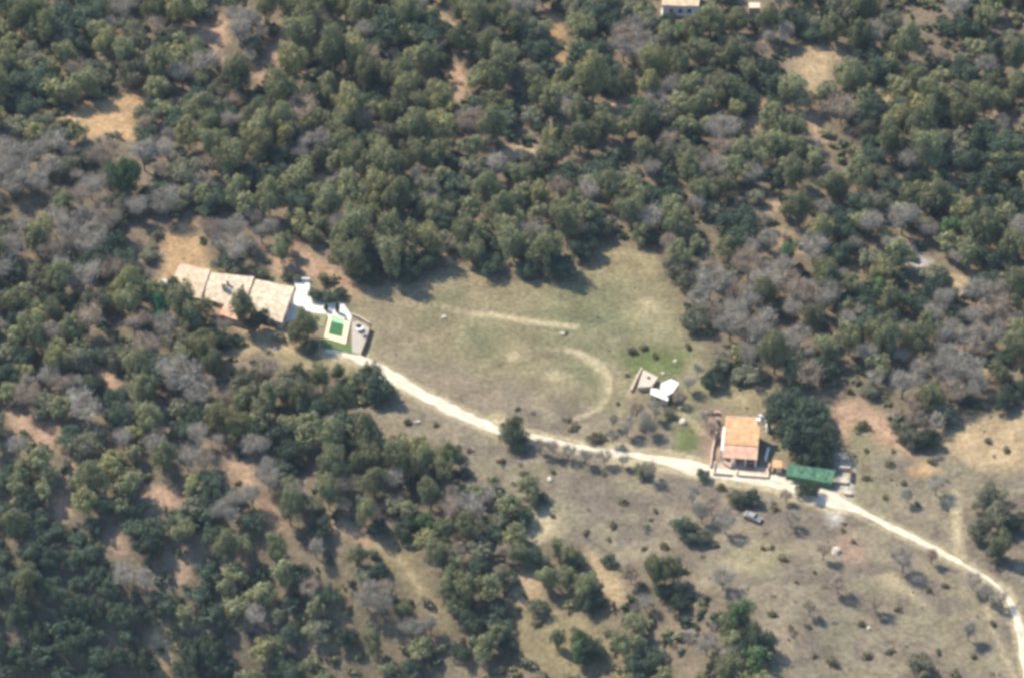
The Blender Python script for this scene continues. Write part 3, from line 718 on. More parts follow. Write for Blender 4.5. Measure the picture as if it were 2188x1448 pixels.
for (size, tone, j, q), L in bk.items():
    L.sort(key=lambda a: a[0])
    for i, (d, t) in enumerate(L):
        if len(L) == 1: t['label'] = f"{size} {tone} {DIRS[q]} {LM[j][1]}"
        elif i == 0: t['label'] = f"nearest {size} {tone} {DIRS[q]} {LM[j][1]}"
        elif i == len(L) - 1: t['label'] = f"outermost {size} {tone} {DIRS[q]} {LM[j][1]}"
        else: t['label'] = f"{ORD[i]} {size} {tone} out, {DIRS[q]} {LM[j][1]}"
for t in keep:
    if len(t['label'].split()) > 16:
        t['label'] = t['label'].replace(' out,', '').replace('leafless ', 'bare ')
    k = t['kind']; src = SRC[k][t['v']]
    root = bpy.data.objects.new(NAMES[k], None); COL.objects.link(root)
    root.location = (t['x'], t['y'], t['z']); root.rotation_euler = (0, 0, t['rz'])
    s = t['sc']; ax = random.uniform(.82, 1.2); s_ = s * (.92 if k == 'pine' else 1); root.scale = (s_ * ax, s_ / ax, s * t['hs'] * random.uniform(1.1, 1.85 if k == 'pine' else 1.2))
    tag(root, t['label'], 'shrub' if k == 'shrub' else {'pine': 'pine tree', 'oak': 'oak tree', 'bare': 'bare tree'}[k],
        {'pine': 'pines in the woods', 'oak': 'oaks in the woods', 'bare': 'leafless trees in the woods', 'shrub': 'shrubs on the open ground'}[k])
    c = bpy.data.objects.new(CROWN[k], src[0]); COL.objects.link(c); c.parent = root
    c.material_slots[0].link = 'OBJECT'; c.material_slots[0].material = M[t['tone']]
    b_ = bpy.data.objects.new('stem' if k == 'shrub' else 'trunk', src[1]); COL.objects.link(b_); b_.parent = root

# ---- undergrowth between the trees: one mass of low scrub
VV, FF, MI = [], [], []; off = 0
tl = ['P', 'O', 'K', 'Y', 'G', 'B', 'N', 'S', 'E']
lowv = []
for i in range(5):
    Vs, Fs = crown_mesh("c", 700 + i, 1.0, 1.3, 9, .30, 230, 'oak'); Vs[:, 2] += .5; lowv.append((Vs, Fs))
twv = []
for i in range(5):
    rr = np.random.RandomState(800 + i); n_ = 260
    d = rr.normal(size=(n_, 3)); d[:, 2] = abs(d[:, 2]) + .2; d /= np.linalg.norm(d, axis=1)[:, None]
    st = d * rr.uniform(.1, .7, (n_, 1)); e_ = d * rr.uniform(.7, 1.15, (n_, 1)) + rr.normal(size=(n_, 3)) * .15
    sd_ = np.cross(d, rr.normal(size=(n_, 3))); sd_ /= np.linalg.norm(sd_, axis=1)[:, None]; sd_ *= .022
    twv.append((np.stack([st - sd_, st + sd_, e_ + sd_ * .5, e_ - sd_ * .5], 1).reshape(-1, 3), np.arange(n_ * 4).reshape(-1, 4)))
for (t, x, y, r) in UNDER:
    Vs, Fs = (twv if t in 'BN' else lowv)[random.randrange(5)]
    a = random.uniform(0, 6.28); ca_, sa_ = math.cos(a), math.sin(a); q_ = random.uniform(.7, 1.4)
    V2 = np.stack([(Vs[:, 0] * ca_ - Vs[:, 1] * sa_) * q_, Vs[:, 0] * sa_ + Vs[:, 1] * ca_, Vs[:, 2]], 1) * r + np.array([x, y, T(x, y) - .1])
    VV.append(V2); FF.append(Fs + off); off += len(V2); MI.append(np.full(len(Fs), tl.index(t)))
um = np_mesh("undergrowth", np.concatenate(VV), np.concatenate(FF))
for t in tl: um.materials.append(M[t])
um.polygons.foreach_set("material_index", np.concatenate(MI).astype(np.int32))
uo = bpy.data.objects.new("undergrowth", um); COL.objects.link(uo)
tag(uo, "low scrub and brush growing between the trees and on the rough slope", "undergrowth", kind='stuff')
# ---- the woodland beyond the frame, one mass
VV, FF, MI = [], [], []; off = 0
tl = ['P', 'O', 'K', 'Y', 'G', 'B', 'N', 'S', 'E']
allm = MARGIN + [(t['kind'], t['tone'], t['x'], t['y'], t['r']) for t in rest]
rz_ = random.Random(5)
print("woodland trees", len(allm))
for (k, t, x, y, r) in allm:
    Vs, Fs = SRC[k][random.randrange(len(SRC[k]))][2:4]
    if len(Vs) > 16000:                      # far trees carry half the leaves, each a little larger
        Q = Vs.reshape(-1, 4, 3)[::2]; cq = Q.mean(1, keepdims=True); Vs = (cq + (Q - cq) * 1.4).reshape(-1, 3); Fs = np.arange(len(Vs)).reshape(-1, 4)
    a = random.uniform(0, 6.28); s = r / RN[k]; ca_, sa_ = math.cos(a), math.sin(a)
    V2 = np.stack([Vs[:, 0] * ca_ - Vs[:, 1] * sa_, Vs[:, 0] * sa_ + Vs[:, 1] * ca_, Vs[:, 2] * rz_.uniform(.95, 1.5 if k == 'pine' else 1.15)], 1) * s + np.array([x, y, T(x, y)])
    VV.append(V2); FF.append(Fs + off); off += len(V2); MI.append(np.full(len(Fs), tl.index(t)))
wm = np_mesh("woodland", np.concatenate(VV), np.concatenate(FF))
for t in tl: wm.materials.append(M[t])
wm.polygons.foreach_set("material_index", np.concatenate(MI).astype(np.int32))
wo = bpy.data.objects.new("woodland", wm); COL.objects.link(wo)
tag(wo, "mixed woodland carrying on around the individual trees", "woodland", kind='stuff')

# ------------------------------------------------------------------ building materials
m_tile = bpy.data.materials.new("clay_tiles"); m_tile.use_nodes = True
def tile_mat(name, base, second, pitch=0.28):
    m = mat(name, base, rough=.85, var=.18, scale=.9, second=second)
    n = m.node_tree; b = n.nodes["Principled BSDF"]
    tc = n.nodes.new("ShaderNodeTexCoord"); wv = n.nodes.new("ShaderNodeTexWave"); wv.bands_direction = 'X'
    wv.inputs["Scale"].default_value = 1 / (pitch * 3.14) ; wv.inputs["Distortion"].default_value = .3
    n.links.new(tc.outputs["Object"], wv.inputs["Vector"])
    bp = n.nodes.new("ShaderNodeBump"); bp.inputs["Distance"].default_value = .06; bp.inputs["Strength"].default_value = .5
    n.links.new(wv.outputs["Fac"], bp.inputs["Height"]); n.links.new(bp.outputs[0], b.inputs["Normal"])
    return m
m_orange = tile_mat("orange_clay_tiles", (0.74, 0.43, 0.21), (0.84, 0.55, 0.31))
m_pinktile = tile_mat("pink_clay_tiles", (0.72, 0.42, 0.28), (0.82, 0.54, 0.38))
m_sandtile = tile_mat("sandy_clay_tiles", (0.52, 0.41, 0.29), (0.78, 0.65, 0.48), .4)
m_tantile = tile_mat("tan_clay_tiles", (0.58, 0.43, 0.29), (0.74, 0.57, 0.40), .4)
m_white = mat("white_render", (0.74, 0.72, 0.68), var=.06, scale=2)
m_cream = mat("cream_render", (0.60, 0.50, 0.38), var=.1, scale=2)
m_stone = mat("pale_stone", (0.50, 0.42, 0.33), var=.3, scale=2.5, bump=.5)
m_pinkst = mat("pink_stone", (0.46, 0.34, 0.27), var=.25, scale=2, bump=.4)
m_dark = mat("dark_opening", (0.03, 0.025, 0.02), var=.1)
m_glass = mat("window_glass", (0.05, 0.06, 0.07), rough=.1, spec=.6, var=.05)
m_wood = mat("dark_wood", (0.12, 0.075, 0.045), var=.25, scale=4)
m_green = mat("green_cloth", (0.03, 0.11, 0.06), rough=.8, var=.3, scale=1.6, second=(0.11, 0.24, 0.145))
m_patio = mat("white_concrete", (0.64, 0.61, 0.56), var=.16, scale=.5)
m_pave = mat("grey_paving", (0.40, 0.36, 0.31), var=.12, scale=.8)
m_metal = mat("grey_metal", (0.25, 0.25, 0.25), var=.1, metal=.6, rough=.5)

def frame(px, py, yaw_deg, h=0.0):
    p = G(px, py, h); return p, math.radians(yaw_deg)

# ------------------------------------------------------------------ farmhouse (orange roof)
p, yw = frame(1543, 994, -6)
fh = empty("farmhouse", (p.x, p.y, p.z), yw, "farmhouse with orange tiled roof and columned porch beside the white road", "house")
Wd = 8.0
MB().box(.25, Wd - .25, 3.7, 10.2, -.3, 3.1).obj("wall", m_cream, fh)
# gable side infill so the roof sits on walls
g = MB()
for x0, x1 in ((.25, .5), (Wd - .5, Wd - .25)):
    g.add([(x0,3.7,3.1),(x1,3.7,3.1),(x1,10.2,3.1),(x0,10.2,3.1),(x0,3.7,3.45),(x1,3.7,3.45),(x1,10.2,4.9),(x0,10.2,4.9)], [(0,3,2,1),(4,5,6,7),(0,1,5,4),(1,2,6,5),(2,3,7,6),(3,0,4,7)])
g.box(.5, Wd - .5, 9.95, 10.2, 3.1, 4.85); g.box(.5, Wd - .5, 3.7, 3.95, 3.1, 3.4)
g.obj("side_wall", m_white, fh)
def slab(m_, x0, x1, y0, y1, z0, z1, th=.16):
    return m_.add([(x0,y0,z0),(x1,y0,z0),(x1,y1,z1),(x0,y1,z1),(x0,y0,z0+th),(x1,y0,z0+th),(x1,y1,z1+th),(x0,y1,z1+th)], [(0,3,2,1),(4,5,6,7),(0,1,5,4),(1,2,6,5),(2,3,7,6),(3,0,4,7)])
def tiled(x0, x1, y0, y1, z0, z1, name, m_, parent, pitch=.30):
    """roof slab with raised rows of half-round tiles"""
    mb = MB(); slab(mb, x0, x1, y0, y1, z0, z1, .12)
    n_ = int((x1 - x0) / pitch); st = (x1 - x0) / n_
    for i in range(n_):
        c = x0 + (i + .5) * st; prof = [(-.34*st, .121), (-.2*st, .21), (0, .24), (.2*st, .21), (.34*st, .121)]
        vs = [(c + a, y0 - .04, z0 + b) for a, b in prof] + [(c + a, y1, z1 + b) for a, b in prof]
        mb.add(vs, [(k, k + 1, k + 6, k + 5) for k in range(4)] + [(4, 3, 2, 1, 0)])
    return mb.obj(name, m_, parent)
rf = tiled(0, Wd, 3.45, 10.6, 3.5, 5.35, "roof", m_orange, fh); rf['label'] = 'main roof of pale orange tiles'
MB().box(-.06, Wd + .06, 10.6, 10.85, 5.3, 5.62).obj("ridge_cap", m_pinktile, rf)
ch = MB().box(7.1, 7.8, 9.2, 9.9, 4.7, 6.2); ch.box(7.0, 7.9, 9.1, 10.0, 6.2, 6.35); ch.obj("chimney", m_white, rf)
pr = tiled(0, Wd, 0, 3.4, 2.45, 3.3, "porch_roof", m_pinktile, fh); pr['label'] = 'lower porch roof of pinkish tiles'
for x in (.15, 2.6, 5.1, 7.5):
    MB().box(x, x + .32, .15, .47, -.3, 2.44).obj("column", m_white, fh)
MB().box(.2, Wd - .2, .3, 3.7, -.3, .12).obj("porch_floor", m_pinkst, fh)
for x in (1.2, 5.9):
    wn = MB().box(x, x + 1.1, 3.62, 3.7, 1.0, 2.2).obj("window", m_wood, fh)
    MB().box(x + .1, x + 1.0, 3.60, 3.618, 1.1, 2.1).obj("pane", m_glass, wn)
dr = MB().box(3.4, 4.4, 3.62, 3.7, .12, 2.25).obj("door", m_wood, fh)
MB().box(4.2, 4.26, 3.56, 3.618, 1.1, 1.2).obj("handle", m_metal, dr)
for y in (5.2, 8.0):
    wn = MB().box(Wd - .27, Wd - .19, y, y + 1.0, 1.1, 2.2).obj("window", m_wood, fh)
    MB().box(Wd - .188, Wd - .175, y + .1, y + .9, 1.2, 2.1).obj("pane", m_glass, wn)
MB().box(-.62, -.02, 2.4, 10.4, -.3, 2.5).obj("side_annex", m_white, fh)
# terrace + low walls in front
tr = empty("terrace", (p.x, p.y, p.z), yw, "raised paved terrace with low pale walls in front of the tiled farmhouse", "terrace")
MB().box(-1.6, 10.6, -3.2, .28, -.5, .10).obj("paving", m_pinkst, tr)
for a in ((-1.6, 2.6, -3.45, -3.2), (3.6, 10.6, -3.45, -3.2), (-1.85, -1.6, -3.45, 0.6), (10.6, 10.85, -3.45, 1.2), (3.35, 3.6, -3.2, -1.6)):
    MB().box(a[0], a[1], a[2], a[3], -.5, .75).obj("parapet", m_cream, tr, bevel=.04)
MB().box(2.6, 3.35, -3.9, -3.2, -.5, -.1).obj("step", m_stone, tr)
tb = empty("garden_table", (G(1602, 1000, 0.2)), yw, "low wooden table on the farmhouse terrace", "table")
MB().box(-.9, .9, -.45, .45, .68, .74).obj("tabletop", m_wood, tb)
for sx in (-.8, .74):
    for sy in (-.38, .32): MB().box(sx, sx + .06, sy, sy + .06, -.15, .68).obj("leg", m_wood, tb)

# small outbuilding right of the terrace
p, yw = frame(1650, 1010, -6)
ob = empty("outbuilding", (p.x, p.y, p.z), yw, "small tan roofed outbuilding between the farmhouse terrace and the green canopy", "shed")
MB().box(.1, 2.1, .1, 2.0, -.4, 1.7).obj("wall", m_cream, ob)
tiled(0, 2.2, -.05, 2.15, 1.72, 2.0, "roof", m_orange, ob)
MB().box(.2, .8, .06, .098, -.1, 1.4).obj("door", m_wood, ob)
MB().box(-.95, -.25, -.1, .6, -.4, 1.2).obj("oven", m_wood, ob, bevel=.08)

# green canopy on posts
def quad_world(pts, h):
    return [G(a, b, h) for a, b in pts]
q = quad_world([(1680, 1012), (1778, 1028), (1785, 1006), (1682, 993)], 2.3)
base = G(1730, 1025); base = Vector((q[0].x, q[0].y, T(q[0].x, q[0].y)))
cn = empty("green_canopy", base, 0, "long green cloth canopy on posts between the farmhouse and the gate", "canopy")
nu, nv = 28, 8; vs = []; fs = []
for i in range(nu + 1):
    for j in range(nv + 1):
        u, v = i / nu, j / nv
        P0 = q[0].lerp(q[1], u).lerp(q[3].lerp(q[2], u), v) - base
        sag = -.22 * abs(math.sin(u * math.pi * 4)) ** .5 * math.sin(v * math.pi) if False else -.18 * math.sin(v * math.pi) * (1 - .8 * abs(math.cos(u * math.pi * 4)))
        P0.z = 1.9 + .9 * v + sag + .04 * math.sin(u * 37 + v * 9)
        vs.append(P0)
for i in range(nu):
    for j in range(nv):
        a = i * (nv + 1) + j; fs.append((a, a + nv + 1, a + nv + 2, a + 1))
cl = MB().add(vs, fs).obj("cloth", m_green, cn); sd = cl.modifiers.new("thick", 'SOLIDIFY'); sd.thickness = .03
# front drop of the cloth
vs = []; fs = []
for i in range(nu + 1):
    u = i / nu; P0 = q[0].lerp(q[1], u) - base
    for k in range(4):
        vs.append((P0.x, P0.y - .03 - .05 * k * abs(math.sin(u * 40)), 1.88 - k * .42))
for i in range(nu):
    for k in range(3):
        a = i * 4 + k; fs.append((a, a + 1, a + 5, a + 4))
v_ = MB().add(vs, fs).obj("valance", m_green, cn); sd = v_.modifiers.new("thick", 'SOLIDIFY'); sd.thickness = .02
for u in (0, .25, .5, .75, 1):
    for s_, hz in ((0, 1.85), (1, 2.75)):
        P0 = (q[0].lerp(q[1], u) if s_ == 0 else q[3].lerp(q[2], u)) - base
        MB().tube((P0.x, P0.y + .05, -.4), (P0.x, P0.y + .05, hz), .05, .05, 8).obj("post", m_metal, cn)

# gate piers and low stone walls at the right end
def wall_line(name, pts, h, th, m_, label, cat, cap=None, group=None):
    P_ = [G(a, b) for a, b in pts]; o0 = P_[0]
    e = empty(name, o0, 0, label, cat, group)
    mb = MB(); cp = MB()
    for a, b in zip(P_[:-1], P_[1:]):
        d = Vector((b.x - a.x, b.y - a.y, 0)); L = d.length; d.normalize(); nn = Vector((-d.y, d.x, 0))
        za = T(a.x, a.y) - o0.z; zb = T(b.x, b.y) - o0.z
        A = a - o0; B_ = b - o0; t = th / 2
        c0, c1, c2, c3 = A - nn * t, B_ - nn * t, B_ + nn * t, A + nn * t
        mb.prism([(c0.x, c0.y), (c1.x, c1.y), (c2.x, c2.y), (c3.x, c3.y)], [za - .4, zb - .4, zb - .4, za - .4], [za + h, zb + h, zb + h, za + h])
        t += .05; c0, c1, c2, c3 = A - nn * t, B_ - nn * t, B_ + nn * t, A + nn * t
        cp.prism([(c0.x, c0.y), (c1.x, c1.y), (c2.x, c2.y), (c3.x, c3.y)], [za + h + .003, zb + h + .003, zb + h + .003, za + h + .003], [za + h + .1, zb + h + .1, zb + h + .1, za + h + .1])
    mb.obj("wall_body", m_, e); cp.obj("coping", cap or m_, e)
    return e
wall_line("stone_wall", [(1792, 1003), (1802, 1004), (1817, 1005)], 1.0, .4, m_stone, "short pale stone wall beside the right end of the green canopy", "wall", m_stone)
wall_line("stone_wall", [(1818, 1006), (1817, 1030)], 1.3, .35, m_pinkst, "pinkish stone wall running towards the road right of the green canopy", "wall", m_wood)
for (x, y, lb) in ((1803, 1032, "pale square gate pier nearest the green canopy"), (1811, 1056, "pale square gate pier at the road edge below the first pier")):
    p = G(x, y); gp = empty("gate_pier", p, math.radians(-12), lb, "gate pier", "piers of the road gate")
    MB().box(-.8, .8, -.45, .45, -.3, .7).obj("pier_body", m_stone, gp, bevel=.05)
    MB().box(-.9, .9, -.55, .55, 0.703, .80).obj("pier_cap", m_stone, gp, bevel=.03)
wall_line("stone_wall", [(1532, 896), (1530, 930), (1522, 962), (1518, 1000)], .8, .4, m_pinkst, "pinkish stone retaining wall left of the tiled farmhouse", "wall")
wall_line("stone_wall", [(1500, 885), (1538, 884)], .7, .4, m_pinkst, "short pinkish wall above left of the tiled farmhouse", "wall")
wall_line("white_wall", [(1622, 893), (1634, 897), (1640, 925)], 1.0, .5, m_white, "short white garden wall at the back right corner of the farmhouse", "wall")
wall_line("white_wall", [(1642, 962), (1636, 985)], .9, .5, m_white, "short white wall at the front right corner of the farmhouse", "wall")

# ------------------------------------------------------------------ sheds with white roofs
def shed(pts, h, m_, name, label, door=True, roof_t=.12, slope=.0, wall=None):
    q = [G(a, b, h) for a, b in pts]; c = sum(q, Vector()) / len(q); zb = T(c.x, c.y); o0 = Vector((c.x, c.y, zb))
    e = empty(name, o0, 0, label, "shed", "small sheds in the meadow")
    loc = [(v.x - c.x, v.y - c.y) for v in q]
    MB().prism([(a * .93, b * .93) for a, b in loc], -.4, h - .02).obj("wall", wall or m_stone, e)
    n_ = len(loc); zt = [h + slope * (b / 3) for a, b in loc]
    MB().prism(loc, zt, [z + roof_t for z in zt]).obj("roof", m_, e)
    if door:
        a, b = loc[0], loc[1]; A = Vector((a[0], a[1], 0)) * .93; B_ = Vector((b[0], b[1], 0)) * .93
        d = (B_ - A).normalized(); nn = Vector((d.y, -d.x, 0)); s0 = A.lerp(B_, .35); s1 = s0 + d * .9
        MB().prism([tuple((s0 + nn * .03)[:2]), tuple((s1 + nn * .03)[:2]), tuple((s1 - nn * .02)[:2]), tuple((s0 - nn * .02)[:2])], -.1, 1.8).obj("door", m_wood, e)
    return e
shed([(1389,842),(1427,856),(1430,846),(1405,832),(1391,830)], 2.0, m_white, "white_shed", "long low shed with rounded white roof in front of the square one", slope=.2)
shed([(1424,845),(1438,838),(1451,819),(1434,811),(1412,820),(1411,830)], 2.6, m_white, "white_shed", "square white roofed shed in the meadow with dark side facing right", slope=.15)
shed([(1362,828),(1392,826),(1406,806),(1374,790)], 1.2, m_stone, "concrete_tank", "low pinkish concrete tank left of the white roofed sheds", door=False)
hp = G(1386, 807, 1.35); hc = MB(); hc.tube((0, 0, 0), (0, 0, .18), .38, .36, 16)
hh = hc.obj("tank_hatch", m_dark, None, hp); tag(hh, "round dark hatch on the concrete tank", "hatch")
wall_line("stone_wall", [(1371, 790), (1360, 812), (1348, 838)], .7, .3, m_stone, "thin straight wall running down left of the concrete tank", "wall", m_stone)

# ------------------------------------------------------------------ villa with the big sandy roof
def roof_house(name, px_quad, h, m_roof, m_wall, label, rows=True, over=.35, ridge=0.35):
    """roof corners in the photo (front-left, front-right, back-right, back-left) with eaves at heights h"""
    q = [G(a, b, hh) for (a, b), hh in zip(px_quad, h)]
    c = sum(q, Vector()) / 4; zb = T(c.x, c.y); o0 = Vector((c.x, c.y, zb))
    e = empty(name, o0, 0, label, "house")
    L = [v - o0 for v in q]
    inset = [L[i] * .955 for i in range(4)]
    MB().prism([(v.x, v.y) for v in inset], -.6, [L[i].z - .03 for i in range(4)]).obj("wall", m_wall, e)
    # roof as a fine tiled sheet
    nu = int((L[1] - L[0]).length / .45) * 4; nv = 26; vs = []; fs = []
    for j in range(nv + 1):
        for i in range(nu + 1):
            u, v = i / nu, j / nv
            P0 = L[0].lerp(L[1], u).lerp(L[3].lerp(L[2], u), v)
            z = P0.z + .02 + .09 * abs(math.sin(i * math.pi / 4)) + ridge * (1 - abs(2 * v - 1)) + .05 * math.sin(u * 9 + v * 5)
            vs.append((P0.x, P0.y, z))
    for j in range(nv):
        for i in range(nu):
            a = j * (nu + 1) + i; fs.append((a, a + 1, a + nu + 2, a + nu + 1))
    r = MB().add(vs, fs).obj("roof", m_roof, e)
    sd = r.modifiers.new("thick", 'SOLIDIFY'); sd.thickness = .15; sd.offset = -1
    return e, L, o0
vl, L, o0 = roof_house("villa", [(524,665),(603,690),(629,614),(546,597)], [1.7, 2.4, 5.2, 4.4], m_sandtile, m_cream, "right half of the big sand-roofed villa, next to the white patio")
vm, LM_, om = roof_house("villa", [(432,636),(521,663),(543,592),(452,582)], [1.4, 1.5, 3.8, 3.4], m_sandtile, m_cream, "left half of the big sand-roofed villa, set a step lower")
def on_edge(a, b, t, out, z0, z1, w_, name, m_, parent, th=.06, sc=.955):
    A = a * sc; B_ = b * sc; A = Vector((A.x, A.y, 0)); B_ = Vector((B_.x, B_.y, 0)); d = (B_ - A).normalized(); nn = Vector((d.y, -d.x, 0)) * out
    s0 = A.lerp(B_, t) - d * w_ / 2; s1 = s0 + d * w_
    return MB().prism([tuple((s0 + nn * th)[:2]), tuple((s1 + nn * th)[:2]), tuple((s1 + nn * .004)[:2]), tuple((s0 + nn * .004)[:2])], z0, z1).obj(name, m_, parent)
for t in (.22, .8):
    wn = on_edge(L[0], L[1], t, 1, .3, 1.2, 1.1, "window", m_wood, vl)
    on_edge(L[0], L[1], t, 1, .4, 1.1, .9, "pane", m_glass, wn, th=.075)
on_edge(L[0], L[1],   .48, 1, -.3, 1.6, 1.3, "door", m_wood, vl)
for t in (.25, .7):
    wn = on_edge(L[1], L[2], t, 1, 1.2, 2.4, 1.1, "window", m_wood, vl)
    on_edge(L[1], L[2], t, 1, 1.3, 2.3, .9, "pane", m_glass, wn, th=.075)
for (px_, py_, s_) in ((478, 606, .45), (486, 600, .3)):
    c = G(px_, py_, 4.4) - om
    cb = MB().box(c.x - s_, c.x + s_, c.y - s_, c.y + s_, 3.0, 4.6); cb.box(c.x - s_ - .08, c.x + s_ + .08, c.y - s_ - .08, c.y + s_ + .08, 4.603, 4.7)
    cb.obj("chimney", m_stone, vm)
for t in (.3, .7):
    wn = on_edge(LM_[0], LM_[1], t, 1, .3, 1.1, 1.0, "window", m_wood, vm)
    on_edge(LM_[0], LM_[1], t, 1, .4, 1.0, .8, "pane", m_glass, wn, th=.075)
vw, L2, o2 = roof_house("villa_wing", [(356,630),(430,638),(450,576),(384,564)], [1.9, 1.9, 3.4, 3.4], m_tantile, m_cream, "lower wing with orange tan roof at the left end of the big villa")
for t in (.3, .7):
    wn = on_edge(L2[0], L2[1], t, 1, .9, 1.9, .9, "window", m_wood, vw)
    on_edge(L2[0], L2[1], t, 1, 1.0, 1.8, .7, "pane", m_glass, wn, th=.075)
shed([(345,611),(356,612),(362,600),(346,596)], 2.4, m_white, "white_hut", "small white roofed hut at the far left end of the villa wing", door=False, wall=m_white)
# lean-to roof of pinkish tiles below
le, L3, o3 = roof_house("tiled_lean_to", [(470,672),(528,690),(540,668),(480,650)], [1.9, 1.9, 2.5, 2.5], m_pinktile, m_pinkst, "small pinkish tiled lean-to in front of the big villa")

# patio slabs
def sheet(name, pts, m_, lift, th=.3):
    P_ = [G(a, b) for a, b in pts]; c = sum(P_, Vector()) / len(P_)
    zt = max(T(v.x, v.y) for v in P_) + lift
    mb = MB().prism([(v.x - c.x, v.y - c.y) for v in P_], -th - .6, 0)
    o = mb.obj(name, m_, None, (c.x, c.y, zt)); return o
pt = sheet("patio", [(560,684),(604,690),(640,680),(660,668),(700,676),(748,690),(752,676),(735,650),(690,645),(662,632),(662,603),(640,597),(626,600),(634,618),(618,660),(598,668),(580,668)], m_patio, .12)
pt['kind'] = 'structure'
yard = sheet("paved_yard", [(752,752),(772,758),(790,702),(765,686),(752,690)], m_pave, .10); yard['kind'] = 'structure'
lawn = sheet("lawn", [(684,742),(752,756),(756,735),(690,722)], mat("lawn_grass", (0.10, 0.145, 0.05), var=.3, scale=3), .09); lawn['kind'] = 'structure'
lw2 = sheet("lawn", [(655,690),(692,700),(700,672),(662,668)], mat("dry_lawn", (0.24, 0.22, 0.12), var=.3, scale=3), .16); lw2['kind'] = 'structure'
# pool
po = [(692,724),(739,738),(749,690),(703,674)]; pi = [(702,715),(731,722),(737,680),(711,676)]
P_o = [G(*a) for a in po]; P_i = [G(*a) for a in pi]
c = sum(P_o, Vector()) / 4; zt = max(T(v.x, v.y) for v in P_o) + .22
pool = empty("swimming_pool", (c.x, c.y, zt), 0, "small rectangular swimming pool with green water and cream stone border", "pool")
vo = [(v.x - c.x, v.y - c.y) for v in P_o]; vi = [(v.x - c.x, v.y - c.y) for v in P_i]
vs = [(*a, .12) for a in vo] + [(*a, .12) for a in vi] + [(*a, -.6) for a in vo] + [(*a, -1.6) for a in vi]
fs = []
for i in range(4):
    j = (i + 1) % 4; fs += [(i, j, 4 + j, 4 + i), (i, 8 + i, 8 + j, j), (4 + i, 4 + j, 12 + j, 12 + i)]
m_cop = mat("cream_coping", (0.68, 0.58, 0.38), var=.08, scale=1.5)
MB().add(vs, fs).obj("border", m_cop, pool)
m_wat = mat("green_water", (0.045, 0.135, 0.035), rough=.12, var=.15, scale=1.2, spec=.5)
m_wat2 = mat("shallow_green_water", (0.34, 0.56, 0.36), rough=.15, var=.12, scale=1.2, spec=.5)
A, B_, C_, D_ = [Vector((*a, 0)) for a in vi]
e1 = A.lerp(D_, .72); e2 = B_.lerp(C_, .66)
MB().add([(*v[:2], -.02) for v in (A, B_, e2, e1)], [(0, 1, 2, 3)]).obj("water", m_wat, pool)
MB().add([(*v[:2], -.016) for v in (e1, e2, C_, D_)], [(0, 1, 2, 3)]).obj("shallow_water", m_wat2, pool)

# pool yard fence (right side), thin dark
wall_line("yard_fence", [(792, 704), (787, 722), (780, 742), (773, 760)], 1.1, .18, m_wood, "dark timber fence on the right side of the pool yard", "fence")
wall_line("yard_wall", [(752, 674), (770, 682), (790, 694)], .7, .25, m_stone, "low pale wall behind the pool yard", "wall")
wall_line("edge_wall", [(626, 600), (662, 601)], .9, .3, m_white, "low white wall at the back of the white patio", "wall")
wall_line("stone_wall", [(470, 640), (500, 645), (560, 664)], .6, .4, m_pinkst, "rough pinkish wall just under the big roof front edge", "wall") if False else None

def round_table(px_, py_, r, label, m_):
    p = G(px_, py_); e = empty("garden_table", (p.x, p.y, p.z + .15), 0, label, "table")
    MB().tube((0, 0, .70), (0, 0, .78), r, r, 20).obj("tabletop", m_, e)
    MB().tube((0, 0, .0), (0, 0, .70), .08, .06, 8).obj("leg", m_metal, e); return e
def parasol(px_, py_, r, label, m_):
    p = G(px_, py_, 0); e = empty("parasol", (p.x, p.y, p.z + .1), 0, label, "parasol", "parasols by the pool")
    n_ = 8; vs = [(0, 0, 2.75)] + [(r * math.cos(2 * math.pi * k / n_), r * math.sin(2 * math.pi * k / n_), 2.2) for k in range(n_)]
    o = MB().add(vs, [(0, 1 + k, 1 + (k + 1) % n_) for k in range(n_)]).obj("shade", m_, e); sd = o.modifiers.new("t", 'SOLIDIFY'); sd.thickness = .03
    MB().tube((0, 0, -.2), (0, 0, 2.7), .03, .03, 8).obj("pole", m_metal, e)
    return e
round_table(768, 706, .9, "round white table in the paved yard right of the pool", m_white)
parasol(657, 694, 1.0, "white parasol on the dry lawn left of the pool", m_white)
parasol(767, 712, .75, "dark parasol above the round white table right of the pool", m_dark)
# narrow cypresses above the pool
def cypress(px_, py_, h, label):
    p = G(px_, py_); r = np.random.RandomState(int(px_)); n_ = 900
    t = r.uniform(0, 1, n_); a = r.uniform(0, 6.283, n_); rad = .55 * np.sin(np.pi * (t * .9 + .08)) ** .8 * r.uniform(.7, 1.05, n_)
    c_ = np.stack([rad * np.cos(a), rad * np.sin(a), .3 + t * (h - .3)], 1)
    nrm = np.stack([np.cos(a), np.sin(a), .3 + 0 * a], 1) + r.normal(size=(n_, 3)) * .3
    u = np.cross(nrm, r.normal(size=(n_, 3))); u /= np.linalg.norm(u, axis=1)[:, None]; v = np.cross(nrm, u); v /= np.linalg.norm(v, axis=1)[:, None]
    s = .11
    V = np.stack([c_ - u * s - v * s, c_ + u * s - v * s, c_ + u * s + v * s, c_ - u * s + v * s], 1).reshape(-1, 3)
    e = empty("cypress_tree", p, 0, label, "cypress", "cypresses behind the pool")
    o = bpy.data.objects.new("crown", np_mesh("crown", V, np.arange(n_ * 4).reshape(-1, 4), M['O'])); COL.objects.link(o); o.parent = e
    MB().tube((0, 0, -.3), (0, 0, .5), .08, .07, 6).obj("trunk", M['bark'], e)
cypress(721, 668, 3.2, "narrow dark cypress touching the top end of the pool")
cypress(697, 664, 2.0, "short dark cypress on the white patio left of the taller one")
